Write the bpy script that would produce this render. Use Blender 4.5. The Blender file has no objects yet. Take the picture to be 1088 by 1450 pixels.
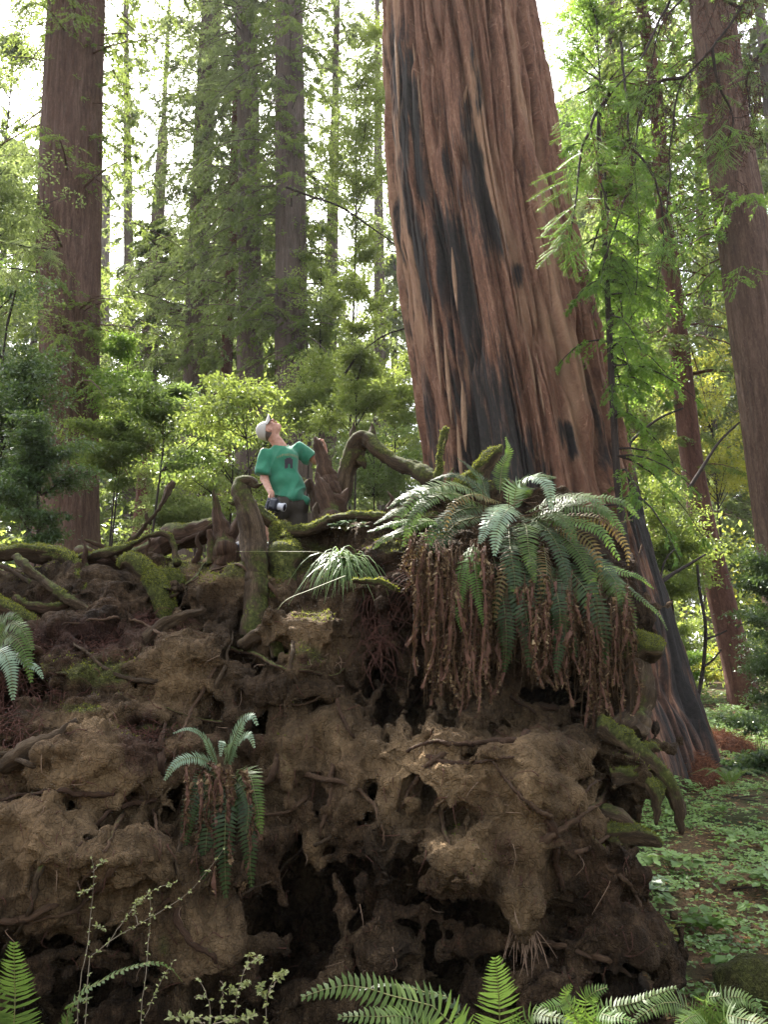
import bpy, math, random
import numpy as np
from mathutils import Vector
SC = bpy.context.scene
COL = SC.collection
PI = math.pi
random.seed(11)
RNG = np.random.default_rng(11)

# ---------------------------------------------------------------- camera
FPX, CX, CY = 1256.0, 544.0, 725.0
PITCH = math.radians(12.0)
CAMP = np.array([0.0, 0.0, 1.6])
cp, sp = math.cos(PITCH), math.sin(PITCH)


def at(px, py, Y):
    """world point on the ray through a photo pixel, at ground distance Y"""
    d = np.array([(px - CX) / FPX, cp - (CY - py) / FPX * sp, sp + (CY - py) / FPX * cp])
    return CAMP + d * (Y / d[1])


def proj(x, y, z):
    w = y * cp + (z - 1.6) * sp
    v = -y * sp + (z - 1.6) * cp
    return CX + FPX * x / w, CY - FPX * v / w


def ppm(Y):
    return Y / FPX      # metres per photo pixel at distance Y (roughly)


cam = bpy.data.cameras.new("camera")
cam.sensor_fit = 'VERTICAL'
cam.angle = 2 * math.atan(725.0 / FPX)
cam.clip_start = 0.05
cam.clip_end = 3000
camo = bpy.data.objects.new("camera", cam)
camo.location = CAMP
camo.rotation_euler = (PI / 2 + PITCH, 0, 0)
COL.objects.link(camo)
SC.camera = camo

# ---------------------------------------------------------------- noise
def _hash(ix, iy, iz, seed):
    h = (ix * 374761393 + iy * 668265263 + iz * 1274126177 + seed * 974711) & 0xFFFFFFFF
    h = ((h ^ (h >> 13)) * 1103515245) & 0xFFFFFFFF
    h = ((h ^ (h >> 16)) * 2654435761) & 0xFFFFFFFF
    return ((h ^ (h >> 15)) & 0xFFFFFF).astype(np.float64) / float(0xFFFFFF) * 2 - 1


def vnoise(p, seed=0):
    p = np.asarray(p, dtype=np.float64)
    i = np.floor(p).astype(np.int64)
    f = p - i
    u = f * f * (3 - 2 * f)
    r = 0
    for dx in (0, 1):
        wx = u[:, 0] if dx else 1 - u[:, 0]
        for dy in (0, 1):
            wy = u[:, 1] if dy else 1 - u[:, 1]
            for dz in (0, 1):
                wz = u[:, 2] if dz else 1 - u[:, 2]
                r = r + wx * wy * wz * _hash(i[:, 0] + dx, i[:, 1] + dy, i[:, 2] + dz, seed)
    return r


def fbm(p, octs=4, seed=0, gain=0.5):
    a, s, r = 1.0, 1.0, 0.0
    for o in range(octs):
        r = r + a * vnoise(np.asarray(p) * s + 17.3 * o, seed + o)
        a *= gain
        s *= 2.03
    return r


def worley(p, seed=0):
    """distance to the nearest and second nearest scattered point"""
    p = np.asarray(p, float)
    i = np.floor(p).astype(np.int64)
    d1 = np.full(len(p), 9.0); d2 = np.full(len(p), 9.0)
    for dx in (-1, 0, 1):
        for dy in (-1, 0, 1):
            for dz in (-1, 0, 1):
                c = i + np.array([dx, dy, dz])
                q = np.stack([c[:, k] + .5 + .45 * _hash(c[:, 0], c[:, 1], c[:, 2], seed + 31 * k) for k in range(3)], -1)
                d = np.linalg.norm(q - p, axis=1)
                d2 = np.minimum(d2, np.maximum(d1, d)); d1 = np.minimum(d1, d)
    return d1, d2


def norm(v):
    v = np.asarray(v, dtype=np.float64)
    return v / np.maximum(np.linalg.norm(v, axis=-1, keepdims=True), 1e-9)


# ---------------------------------------------------------------- mesh / object helpers
def mesh_np(name, V, faces, mats, smooth=False, attrs=None, midx=None):
    """V (n,3); faces: one (m,k) array or a list of such arrays"""
    if not isinstance(faces, list):
        faces = [faces]
    faces = [np.asarray(f, dtype=np.int32) for f in faces if len(f)]
    me = bpy.data.meshes.new(name)
    V = np.asarray(V, dtype=np.float32)
    me.vertices.add(len(V))
    me.vertices.foreach_set("co", V.ravel())
    nl = sum(f.size for f in faces)
    npoly = sum(len(f) for f in faces)
    me.loops.add(nl)
    me.loops.foreach_set("vertex_index", np.concatenate([f.ravel() for f in faces]))
    me.polygons.add(npoly)
    tot = np.concatenate([np.full(len(f), f.shape[1], dtype=np.int32) for f in faces])
    st = np.concatenate([[0], np.cumsum(tot)[:-1]]).astype(np.int32)
    me.polygons.foreach_set("loop_start", st)
    if midx is not None:
        me.polygons.foreach_set("material_index", np.asarray(midx, dtype=np.int32))
    me.polygons.foreach_set("use_smooth", np.full(npoly, bool(smooth)))
    for m in (mats if isinstance(mats, (list, tuple)) else [mats]):
        me.materials.append(m)
    me.update(calc_edges=True)
    for k, a in (attrs or {}).items():
        a = np.asarray(a, dtype=np.float32)
        at_ = me.attributes.new(k, 'FLOAT_VECTOR' if a.ndim == 2 else 'FLOAT', 'POINT')
        at_.data.foreach_set("vector" if a.ndim == 2 else "value", a.ravel())
    return me


def link(name, me, parent=None, label=None):
    o = bpy.data.objects.new(name, me)
    COL.objects.link(o)
    if parent is not None:
        o.parent = parent
    if label:
        o["label"] = label
    return o


def tag(o, label=None, cat=None, group=None, kind=None):
    if label: o["label"] = label
    if cat: o["category"] = cat
    if group: o["group"] = group
    if kind: o["kind"] = kind
    return o


def thing(name, label, cat, loc, group=None):
    o = bpy.data.objects.new(name, None)
    o.empty_display_size = 0.2
    o.location = [float(c) for c in loc]
    COL.objects.link(o)
    return tag(o, label, cat, group)


def part(name, root, V, F, mats, smooth=False, attrs=None, midx=None, label=None, parent=None):
    """V in world space; root = the thing's Empty (unrotated)"""
    V = np.asarray(V) - np.array(root.location)
    return link(name, mesh_np(name, V, F, mats, smooth, attrs, midx), parent or root, label)


class Geo:
    def __init__(s):
        s.V, s.F, s.n, s.A = [], {}, 0, {}

    def add(s, V, F, **A):
        V = np.asarray(V, dtype=np.float64)
        for f in (F if isinstance(F, list) else [F]):
            f = np.asarray(f)
            if len(f):
                s.F.setdefault(f.shape[1], []).append(f + s.n)
        for k, a in A.items():
            s.A.setdefault(k, []).append(np.asarray(a))
        s.V.append(V)
        s.n += len(V)

    def out(s):
        return np.concatenate(s.V), [np.concatenate(v) for v in s.F.values()]

    def attrs(s):
        return {k: np.concatenate(v) for k, v in s.A.items()}


def spline(P, n):
    """Catmull-Rom through P (k,d) -> (n,d), even in parameter by chord length"""
    P = np.asarray(P, dtype=np.float64)
    if len(P) == 2:
        t = np.linspace(0, 1, n)[:, None]
        return P[0] * (1 - t) + P[1] * t
    d = np.linalg.norm(np.diff(P[:, :3], axis=0), axis=1)
    d = np.maximum(d, 1e-6)
    c = np.concatenate([[0], np.cumsum(d)])
    Q = np.vstack([2 * P[0] - P[1], P, 2 * P[-1] - P[-2]])
    s = np.linspace(0, c[-1], n)
    i = np.clip(np.searchsorted(c, s, side='right') - 1, 0, len(P) - 2)
    t = ((s - c[i]) / d[i])[:, None]
    p0, p1, p2, p3 = Q[i], Q[i + 1], Q[i + 2], Q[i + 3]
    return 0.5 * (2 * p1 + (p2 - p0) * t + (2 * p0 - 5 * p1 + 4 * p2 - p3) * t * t + (3 * p1 - p0 - 3 * p2 + p3) * t ** 3)


def frames(P, ref=(0.3, -1, 0.2)):
    T = norm(np.gradient(P, axis=0))
    N = np.zeros_like(P)
    r = np.array(ref, float)
    n = r - T[0] * r.dot(T[0])
    n /= max(np.linalg.norm(n), 1e-6)
    for k in range(len(P)):
        n = n - T[k] * n.dot(T[k])
        n /= max(np.linalg.norm(n), 1e-6)
        N[k] = n
    return T, N, np.cross(T, N)


def tube(P, R, ns=8, disp=None, cap=True, ref=(0.3, -1, 0.2)):
    """swept tube; disp(theta(n,ns), s(n,ns), R(n,ns)) -> radius addition.  returns V, F list, bc (bark coordinates)"""
    P = np.asarray(P, float)
    R = np.asarray(R, float)
    n = len(P)
    T, N, B = frames(P, ref)
    th = np.linspace(0, 2 * PI, ns, endpoint=False)
    s = np.concatenate([[0], np.cumsum(np.linalg.norm(np.diff(P, axis=0), axis=1))])
    TH, S = np.meshgrid(th, s)
    RR = np.repeat(R[:, None], ns, 1)
    if disp is not None:
        RR = RR + disp(TH, S, RR)
    V = P[:, None, :] + RR[..., None] * (np.cos(TH)[..., None] * N[:, None, :] + np.sin(TH)[..., None] * B[:, None, :])
    bc = np.stack([np.cos(TH) * np.mean(R), np.sin(TH) * np.mean(R), S], -1).reshape(-1, 3)
    V = V.reshape(-1, 3)
    i = np.arange(n - 1)[:, None] * ns
    j = np.arange(ns)[None]
    k = (j + 1) % ns
    F = [np.stack([i + j, i + k, i + ns + k, i + ns + j], -1).reshape(-1, 4)]
    if cap:
        V = np.vstack([V, P[0], P[-1]])
        bc = np.vstack([bc, bc[0], bc[-1]])
        a, b = n * ns, n * ns + 1
        jj = np.arange(ns)
        kk = (jj + 1) % ns
        F.append(np.stack([kk, jj, np.full(ns, a)], -1))
        F.append(np.stack([(n - 1) * ns + jj, (n - 1) * ns + kk, np.full(ns, b)], -1))
    return V, F, bc


# ---------------------------------------------------------------- implicit volumes
class Vol:
    def __init__(s, lo, hi, h):
        s.o = np.array(lo, float)
        s.h = h
        s.n = np.ceil((np.array(hi) - s.o) / h).astype(int) + 1
        s.f = np.full(s.n, 1.0, dtype=np.float32)
        s.ax = [(s.o[k] + h * np.arange(s.n[k])).astype(np.float32) for k in range(3)]

    def box(s, lo, hi):
        a = np.clip(np.floor((np.array(lo) - s.o) / s.h).astype(int), 0, s.n)
        b = np.clip(np.ceil((np.array(hi) - s.o) / s.h).astype(int) + 1, 0, s.n)
        if (b <= a).any():
            return None
        sl = tuple(slice(a[k], b[k]) for k in range(3))
        x = s.ax[0][sl[0]][:, None, None]
        y = s.ax[1][sl[1]][None, :, None]
        z = s.ax[2][sl[2]][None, None, :]
        return sl, x, y, z

    @staticmethod
    def smin(a, b, k):
        h = np.maximum(k - np.abs(a - b), 0) / k
        return np.minimum(a, b) - h * h * k * 0.25

    def capsule(s, a, b, ra, rb, k=0.02, sub=False):
        a = np.array(a, float); b = np.array(b, float)
        m = max(ra, rb) + 2 * k + 3 * s.h
        g = s.box(np.minimum(a, b) - m, np.maximum(a, b) + m)
        if g is None: return
        sl, x, y, z = g
        d = b - a
        t = np.clip(((x - a[0]) * d[0] + (y - a[1]) * d[1] + (z - a[2]) * d[2]) / max(d.dot(d), 1e-9), 0, 1)
        q = np.sqrt((x - a[0] - d[0] * t) ** 2 + (y - a[1] - d[1] * t) ** 2 + (z - a[2] - d[2] * t) ** 2) - (ra + (rb - ra) * t)
        s.f[sl] = -s.smin(-s.f[sl], q, k) if sub else s.smin(s.f[sl], q, k)

    def chain(s, P, R, k=0.02, sub=False):
        for i in range(len(P) - 1):
            s.capsule(P[i], P[i + 1], R[i], R[i + 1], k, sub)

    def ell(s, c, r, k=0.03, sub=False, rot=None, noise=0.0, seed=0):
        c = np.array(c, float); r = np.array(r, float)
        m = (r.max() if rot is not None else r) + 2 * k + 3 * s.h + noise
        g = s.box(c - m, c + m)
        if g is None: return
        sl, x, y, z = g
        X, Y, Z = x - c[0], y - c[1], z - c[2]
        if rot is not None:
            M = np.array(rot)          # rows = local axes
            X, Y, Z = (M[i][0] * X + M[i][1] * Y + M[i][2] * Z for i in range(3))
        k0 = np.sqrt((X / r[0]) ** 2 + (Y / r[1]) ** 2 + (Z / r[2]) ** 2)
        k1 = np.sqrt((X / r[0] ** 2) ** 2 + (Y / r[1] ** 2) ** 2 + (Z / r[2] ** 2) ** 2)
        q = k0 * (k0 - 1) / np.maximum(k1, 1e-6)
        if noise:
            q = q + noise * gridnoise(q.shape, s.h, max(0.12, r.min() * 0.7), seed)
        s.f[sl] = -s.smin(-s.f[sl], q, k) if sub else s.smin(s.f[sl], q, k)

    def mesh(s):
        """surface nets"""
        f = s.f
        ins = f < 0
        c = [ins[i:ins.shape[0] - 1 + i, j:ins.shape[1] - 1 + j, k:ins.shape[2] - 1 + k] for i in (0, 1) for j in (0, 1) for k in (0, 1)]
        cnt = sum(a.astype(np.int8) for a in c)
        act = (cnt > 0) & (cnt < 8)
        idx = np.full(act.shape, -1, dtype=np.int32)
        I, J, K = np.nonzero(act)
        idx[I, J, K] = np.arange(len(I))
        val = {(i, j, k): f[I + i, J + j, K + k].astype(np.float64) for i in (0, 1) for j in (0, 1) for k in (0, 1)}
        acc = np.zeros((len(I), 3)); w = np.zeros(len(I))
        for ax in range(3):
            for u in (0, 1):
                for v in (0, 1):
                    a = [u, v]; a.insert(ax, 0); b = [u, v]; b.insert(ax, 1)
                    fa, fb = val[tuple(a)], val[tuple(b)]
                    m = (fa < 0) != (fb < 0)
                    t = np.where(m, fa / np.where(m, fa - fb, 1), 0)
                    p = np.tile(np.array(a, float), (len(I), 1))
                    p[:, ax] = t
                    acc += p * m[:, None]; w += m
        V = (np.stack([I, J, K], -1) + acc / w[:, None]) * s.h + s.o
        quads = []
        for ax in range(3):
            sl0 = [slice(1, -1)] * 3; sl1 = [slice(1, -1)] * 3
            sl0[ax] = slice(0, -1); sl1[ax] = slice(1, None)
            a, b = ins[tuple(sl0)], ins[tuple(sl1)]
            for sgn, m in ((1, a & ~b), (0, ~a & b)):
                P = np.stack(np.nonzero(m), -1)
                for d in range(3):
                    if d != ax: P[:, d] += 1
                u, v = [(1, 2), (2, 0), (0, 1)][ax]
                q = []
                for du, dv in ((-1, -1), (0, -1), (0, 0), (-1, 0)):
                    R = P.copy(); R[:, u] += du; R[:, v] += dv
                    q.append(idx[R[:, 0], R[:, 1], R[:, 2]])
                q = np.stack(q if sgn else q[::-1], -1)
                quads.append(q[(q >= 0).all(1)])
        return V, np.concatenate(quads)


def gridnoise(shape, h, cell, seed):
    r = np.random.default_rng(seed)
    mats, dims = [], []
    for n in shape:
        L = int(math.ceil(n * h / cell)) + 3
        p = np.arange(n) * h / cell + 0.37
        i = np.floor(p).astype(int); f = p - i; u = f * f * (3 - 2 * f)
        M = np.zeros((n, L), dtype=np.float32)
        M[np.arange(n), i] = 1 - u
        M[np.arange(n), i + 1] = u
        mats.append(M); dims.append(L)
    A = r.uniform(-1, 1, dims).astype(np.float32)
    A = np.tensordot(mats[0], A, (1, 0))
    A = np.tensordot(mats[1], A, (1, 1)).transpose(1, 0, 2)
    return np.tensordot(A, mats[2], (2, 1))


def vnormals(V, Q):
    e = np.cross(V[Q[:, 2]] - V[Q[:, 0]], V[Q[:, 3 if Q.shape[1] > 3 else 1]] - V[Q[:, 1 if Q.shape[1] > 3 else 0]])
    if Q.shape[1] == 3:
        e = -e
    N = np.zeros_like(V)
    for k in range(Q.shape[1]):
        for d in range(3):
            N[:, d] += np.bincount(Q[:, k], weights=e[:, d], minlength=len(V))
    return norm(N)


# ---------------------------------------------------------------- materials
def newmat(name):
    m = bpy.data.materials.new(name)
    m.use_nodes = True
    nt = m.node_tree
    nt.nodes.clear()
    out = nt.nodes.new('ShaderNodeOutputMaterial')
    return m, nt, out


def nd(nt, t, **kw):
    n = nt.nodes.new(t)
    for k, v in kw.items():
        if k[0] == 'i' and k[1:].isdigit():
            n.inputs[int(k[1:])].default_value = v
        elif hasattr(n, k):
            setattr(n, k, v)
        else:
            n.inputs[k.replace('_', ' ')].default_value = v
    return n


def ramp(nt, stops, fac=None, interp='LINEAR'):
    r = nt.nodes.new('ShaderNodeValToRGB')
    r.color_ramp.interpolation = interp
    el = r.color_ramp.elements
    while len(el) < len(stops): el.new(0.5)
    for e, (p, c) in zip(el, stops):
        e.position = p
        e.color = tuple(c) + (1,) if len(c) == 3 else c
    if fac is not None: nt.links.new(fac, r.inputs[0])
    return r


def mixc(nt, fac, a, b, mode='MIX'):
    m = nt.nodes.new('ShaderNodeMix')
    m.data_type = 'RGBA'
    m.blend_type = mode
    for s, v in ((m.inputs[0], fac), (m.inputs[6], a), (m.inputs[7], b)):
        if hasattr(v, 'is_linked') or hasattr(v, 'links'):
            nt.links.new(v, s)
        elif isinstance(v, (int, float)):
            s.default_value = v
        else:
            s.default_value = tuple(v) + (1,) if len(v) == 3 else v
    return m.outputs[2]


def mth(nt, op, a, b=None, clamp=False):
    m = nt.nodes.new('ShaderNodeMath')
    m.operation = op
    m.use_clamp = clamp
    for s, v in ((m.inputs[0], a), (m.inputs[1], b)):
        if v is None: continue
        if isinstance(v, (int, float)): s.default_value = v
        else: nt.links.new(v, s)
    return m.outputs[0]


def noise(nt, vec, scale, detail=4, rough=0.55, dist=0.0):
    n = nt.nodes.new('ShaderNodeTexNoise')
    n.inputs['Scale'].default_value = scale
    n.inputs['Detail'].default_value = detail
    n.inputs['Roughness'].default_value = rough
    n.inputs['Distortion'].default_value = dist
    if vec is not None: nt.links.new(vec, n.inputs['Vector'])
    return n.outputs['Fac']


def attr(nt, name, vec=False):
    a = nt.nodes.new('ShaderNodeAttribute')
    a.attribute_name = name
    return a.outputs['Vector'] if vec else a.outputs['Fac']


def mapping(nt, vec, scale):
    m = nt.nodes.new('ShaderNodeMapping')
    m.inputs['Scale'].default_value = scale
    nt.links.new(vec, m.inputs['Vector'])
    return m.outputs[0]


def bump(nt, h, strength, dist, prev=None):
    b = nt.nodes.new('ShaderNodeBump')
    b.inputs['Strength'].default_value = strength
    b.inputs['Distance'].default_value = dist
    nt.links.new(h, b.inputs['Height'])
    if prev is not None: nt.links.new(prev, b.inputs['Normal'])
    return b.outputs[0]


def principled(nt, out, color, rough=0.9, spec=0.2, normal=None, **kw):
    p = nt.nodes.new('ShaderNodeBsdfPrincipled')
    if isinstance(color, (tuple, list)): p.inputs['Base Color'].default_value = tuple(color) + (1,)
    else: nt.links.new(color, p.inputs['Base Color'])
    if isinstance(rough, (int, float)): p.inputs['Roughness'].default_value = rough
    else: nt.links.new(rough, p.inputs['Roughness'])
    p.inputs['Specular IOR Level'].default_value = spec
    for k, v in kw.items(): p.inputs[k.replace('_', ' ')].default_value = v
    if normal is not None: nt.links.new(normal, p.inputs['Normal'])
    if out is not None: nt.links.new(p.outputs[0], out.inputs[0])
    return p


def simple(name, color, rough=0.6, spec=0.4, vary=0.15, scale=20, bmp=0.0, **kw):
    m, nt, out = newmat(name)
    tc = nt.nodes.new('ShaderNodeTexCoord').outputs['Object']
    n = noise(nt, tc, scale)
    c = mixc(nt, n, [x * (1 - vary) for x in color], [min(1, x * (1 + vary)) for x in color])
    nm = bump(nt, n, bmp, 0.01) if bmp else None
    principled(nt, out, c, rough, spec, nm, **kw)
    return m


def leafmat(name, cols, trans, tfac=0.4, rough=0.45, spec=0.35, clump=1.2, vary=0.5):
    """cols: dark..light base colours picked per leaf; trans: colour of light passing through"""
    m, nt, out = newmat(name)
    g = nt.nodes.new('ShaderNodeNewGeometry')
    tc = nt.nodes.new('ShaderNodeTexCoord').outputs['Object']
    n = noise(nt, tc, clump, 2, 0.5)
    f = mth(nt, 'ADD', mth(nt, 'MULTIPLY', g.outputs['Random Per Island'], 1 - vary), mth(nt, 'MULTIPLY', mth(nt, 'SUBTRACT', mth(nt, 'MULTIPLY', n, 2.0), 0.5), vary), True)
    k = len(cols)
    r = ramp(nt, [(i / (k - 1), c) for i, c in enumerate(cols)], f)
    p = principled(nt, None, r.outputs[0], rough, spec)
    t = nt.nodes.new('ShaderNodeBsdfTranslucent')
    tcol = mixc(nt, 0.6, r.outputs[0], trans)
    nt.links.new(tcol, t.inputs[0])
    mx = nt.nodes.new('ShaderNodeMixShader')
    mx.inputs[0].default_value = tfac
    nt.links.new(p.outputs[0], mx.inputs[1])
    nt.links.new(t.outputs[0], mx.inputs[2])
    nt.links.new(mx.outputs[0], out.inputs[0])
    return m


def barkmat(name, dark, mid, light, char=False, grain=1.0, moss=0.0):
    m, nt, out = newmat(name)
    bc = attr(nt, 'bc', True)
    a = noise(nt, mapping(nt, bc, (10 * grain, 10 * grain, 1.0 * grain)), 1.0, 6, 0.7, 0.8)
    b = noise(nt, mapping(nt, bc, (36 * grain, 36 * grain, 9 * grain)), 1.0, 5, 0.72, 0.9)
    c = noise(nt, mapping(nt, bc, (1.1, 1.1, 0.35)), 1.0, 3, 0.5)
    v = mth(nt, 'ADD', mth(nt, 'MULTIPLY', a, 0.6), mth(nt, 'MULTIPLY', b, 0.4))
    r = ramp(nt, [(0.37, dark), (0.5, mid), (0.63, light)], v)
    col = mixc(nt, mth(nt, 'MULTIPLY', c, 0.9), r.outputs[0], [x * 0.72 for x in mid])
    fl = noise(nt, mapping(nt, bc, (22 * grain, 22 * grain, 6 * grain)), 1.0, 3, 0.7, 1.2)
    pale = ramp(nt, [(0.62, (0, 0, 0)), (0.72, (1, 1, 1))], fl).outputs[0]
    col = mixc(nt, mth(nt, 'MULTIPLY', pale, 0.45), col, [min(1, x * 1.25 + 0.02) for x in light])
    if char:
        ch = attr(nt, 'char')
        pl = attr(nt, 'pale')
        col = mixc(nt, mth(nt, 'MULTIPLY', pl, 0.5), col, (0.33, 0.21, 0.13))
        cc = mixc(nt, b, (0.005, 0.0045, 0.0045), (0.045, 0.039, 0.036))
        f1 = noise(nt, mapping(nt, bc, (26, 26, 1.1)), 1.0, 5, .7, .4)
        f2 = noise(nt, mapping(nt, bc, (7, 7, .5)), 1.0, 4, .65, .3)
        e = mth(nt, 'ADD', ch, mth(nt, 'ADD', mth(nt, 'MULTIPLY', mth(nt, 'SUBTRACT', f1, .5), 2.2), mth(nt, 'MULTIPLY', mth(nt, 'SUBTRACT', f2, .5), 1.8)))
        e = ramp(nt, [(0.32, (0, 0, 0)), (0.54, (.60, .60, .60)), (0.86, (1, 1, 1))], e).outputs[0]
        e = mth(nt, 'MULTIPLY', e, ramp(nt, [(.03, (0, 0, 0)), (.14, (1, 1, 1))], ch).outputs[0])
        col = mixc(nt, e, col, cc)
    if moss:
        mo = attr(nt, 'moss')
        mn = noise(nt, mapping(nt, bc, (7, 7, 5)), 1.0, 5, 0.7)
        mm = ramp(nt, [(0.45, (0, 0, 0)), (0.6, (1, 1, 1))], mth(nt, 'MULTIPLY', mth(nt, 'ADD', mo, mth(nt, 'SUBTRACT', mn, 0.5)), moss)).outputs[0]
        mc = ramp(nt, [(0.3, (0.014, 0.016, 0.004)), (0.55, (0.045, 0.05, 0.011)), (0.8, (0.12, 0.12, 0.032))], noise(nt, mapping(nt, bc, (40, 40, 40)), 1.0, 3)).outputs[0]
        col = mixc(nt, mm, col, mc)
    h = mth(nt, 'ADD', mth(nt, 'MULTIPLY', a, 0.7), mth(nt, 'MULTIPLY', b, 0.5))
    nm = bump(nt, h, 0.9, 0.05 / grain)
    principled(nt, out, col, 0.9, 0.15, nm)
    return m


def leaves(c, d, nrm, L, W, mid=.5):
    """rhombus leaves: base point, direction, normal, length, width"""
    d = norm(d)
    s = norm(np.cross(d, nrm))
    L = np.broadcast_to(np.asarray(L, float), (len(c),))[:, None]
    W = np.broadcast_to(np.asarray(W, float), (len(c),))[:, None]
    n = np.cross(s, d)
    V = np.stack([c, c + d * L * mid + s * W * .5 + n * L * .06, c + d * L - n * L * .05, c + d * L * mid - s * W * .5 + n * L * .06], 1).reshape(-1, 3)
    return V, np.arange(len(c) * 4).reshape(-1, 4)



# ================================================================ light
SUN_AZ, SUN_EL = math.radians(-24), math.radians(52)
SDIR = Vector((math.sin(SUN_AZ) * math.cos(SUN_EL), math.cos(SUN_AZ) * math.cos(SUN_EL), math.sin(SUN_EL)))
w = bpy.data.worlds.new("World")
SC.world = w
w.use_nodes = True
wn = w.node_tree
bg = wn.nodes["Background"]
sky = wn.nodes.new('ShaderNodeTexSky')
sky.sky_type = 'NISHITA'
sky.sun_disc = False
sky.sun_elevation = SUN_EL
sky.sun_rotation = SUN_AZ
sky.dust_density = 4.0
sky.air_density = 1.0
sky.ozone_density = 1.0
hs = wn.nodes.new('ShaderNodeHueSaturation')
hs.inputs['Saturation'].default_value = 0.35
wn.links.new(sky.outputs[0], hs.inputs['Color'])
wn.links.new(hs.outputs[0], bg.inputs[0])
bg.inputs[1].default_value = 0.15
sl = bpy.data.lights.new("sun", 'SUN')
sl.energy = 5.0
sl.angle = math.radians(0.6)
sl.color = (1.0, 0.95, 0.85)
so = bpy.data.objects.new("sun", sl)
so.rotation_euler = (-SDIR).to_track_quat('-Z', 'Y').to_euler()
so.location = (0, 0, 60)
COL.objects.link(so)
SC.view_settings.view_transform = 'Standard'
SC.view_settings.look = 'None'
SC.view_settings.exposure = 2.45
SC.view_settings.gamma = 1.0
SC.cycles.max_bounces = 8
SC.cycles.diffuse_bounces = 4
SC.cycles.glossy_bounces = 2
SC.cycles.transmission_bounces = 4
SC.cycles.sample_clamp_indirect = 6.0
SC.cycles.use_denoising = True
SC.cycles.use_adaptive_sampling = True

# ================================================================ ground
def gh(x, y):
    x = np.asarray(x, float); y = np.asarray(y, float)
    r = -0.32 + 0.103 * np.clip(y - 6.5, 0, 18) + 0.02 * np.clip(y - 25, 0, 400)
    r = r + 0.05 * np.clip(x - 3, 0, 12) * np.clip((y - 4) / 8, 0, 1)
    def sm(a, b, v): t = np.clip((v - a) / (b - a), 0, 1); return t * t * (3 - 2 * t)
    r = r - .65 * sm(-5.5, -4.2, x) * (1 - sm(1.3, 1.95, x)) * sm(5.0, 5.8, y) * (1 - sm(8.5, 9.5, y))
    q = np.stack([x * 0.55, y * 0.55, x * 0 + 3.1], -1).reshape(-1, 3)
    n = fbm(q, 4, 5).reshape(np.shape(x))
    return r + 0.09 * n - 0.05


gx = np.concatenate([-np.geomspace(260, 7, 40), np.linspace(-6.9, 9, 160), np.geomspace(9.2, 260, 40)])
gy = np.concatenate([-np.geomspace(40, 2, 10), np.linspace(-1.9, 20, 200), np.geomspace(20.2, 420, 70)])
GX, GY = np.meshgrid(gx, gy)
GZ = gh(GX, GY)
V = np.stack([GX, GY, GZ], -1).reshape(-1, 3)
nx, ny = len(gx), len(gy)
i = np.arange(ny - 1)[:, None] * nx + np.arange(nx - 1)[None]
F = np.stack([i, i + 1, i + nx + 1, i + nx], -1).reshape(-1, 4)
m, nt, out = newmat("forest_floor")
tc = nt.nodes.new('ShaderNodeTexCoord').outputs['Object']
n1 = noise(nt, tc, 1.3, 5, 0.6)
n2 = noise(nt, mapping(nt, tc, (30, 30, 30)), 1.0, 4, 0.7, 0.8)
c1 = ramp(nt, [(0.3, (0.022, 0.014, 0.008)), (0.5, (0.075, 0.046, 0.025)), (0.7, (0.17, 0.11, 0.06))], n2).outputs[0]
c2 = ramp(nt, [(0.3, (0.014, 0.017, 0.007)), (0.6, (0.04, 0.045, 0.016)), (0.8, (0.085, 0.085, 0.035))], n2).outputs[0]
col = mixc(nt, ramp(nt, [(0.45, (0, 0, 0)), (0.6, (1, 1, 1))], n1).outputs[0], c1, c2)
principled(nt, out, col, 0.95, 0.1, bump(nt, n2, 0.8, 0.03))
ground = link("ground", mesh_np("ground", V, F, m, True))
tag(ground, kind="structure")

# ================================================================ fallen tree: root wad
CTRL = np.array([
    (-200, 1430, 6.2), (0, 1420, 6.0), (150, 1430, 6.35), (350, 1420, 6.25), (600, 1430, 6.35), (800, 1430, 6.1), (930, 1430, 6.25),
    (-150, 1250, 6.1), (0, 1250, 6.0), (120, 1240, 5.95), (300, 1280, 6.1), (430, 1250, 6.55), (520, 1250, 6.3), (640, 1210, 6.0), (750, 1210, 5.95), (880, 1270, 6.25), (950, 1330, 6.3),
    (-150, 1060, 6.6), (0, 1060, 6.5), (120, 1070, 6.25), (250, 1080, 6.5), (400, 1080, 6.75), (470, 1060, 6.7), (560, 1090, 6.35), (650, 1080, 6.15), (760, 1110, 6.1), (880, 1110, 6.45), (930, 1150, 6.6),
    (-150, 930, 7.2), (0, 930, 7.1), (150, 960, 6.95), (250, 950, 6.95), (400, 950, 6.85), (520, 960, 7.1), (600, 960, 7.25), (750, 990, 7.25), (870, 1000, 7.1), (920, 920, 7.2),
    (-150, 840, 7.8), (0, 840, 7.8), (150, 860, 7.6), (250, 860, 7.5), (360, 850, 7.45), (480, 840, 7.3), (600, 830, 7.15), (700, 800, 7.0), (800, 800, 7.0), (900, 830, 7.3),
    (-150, 790, 8.2), (0, 790, 8.2), (200, 790, 8.2), (330, 790, 8.15), (450, 765, 8.0), (560, 750, 7.8), (650, 710, 7.6), (780, 710, 7.55), (880, 760, 7.7),
    (-150, 640, 9.6), (200, 640, 9.6), (450, 620, 9.4), (650, 580, 9.0), (800, 580, 9.0), (1050, 700, 9.0), (1100, 1000, 8.0), (1100, 1400, 7.5)])


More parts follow.
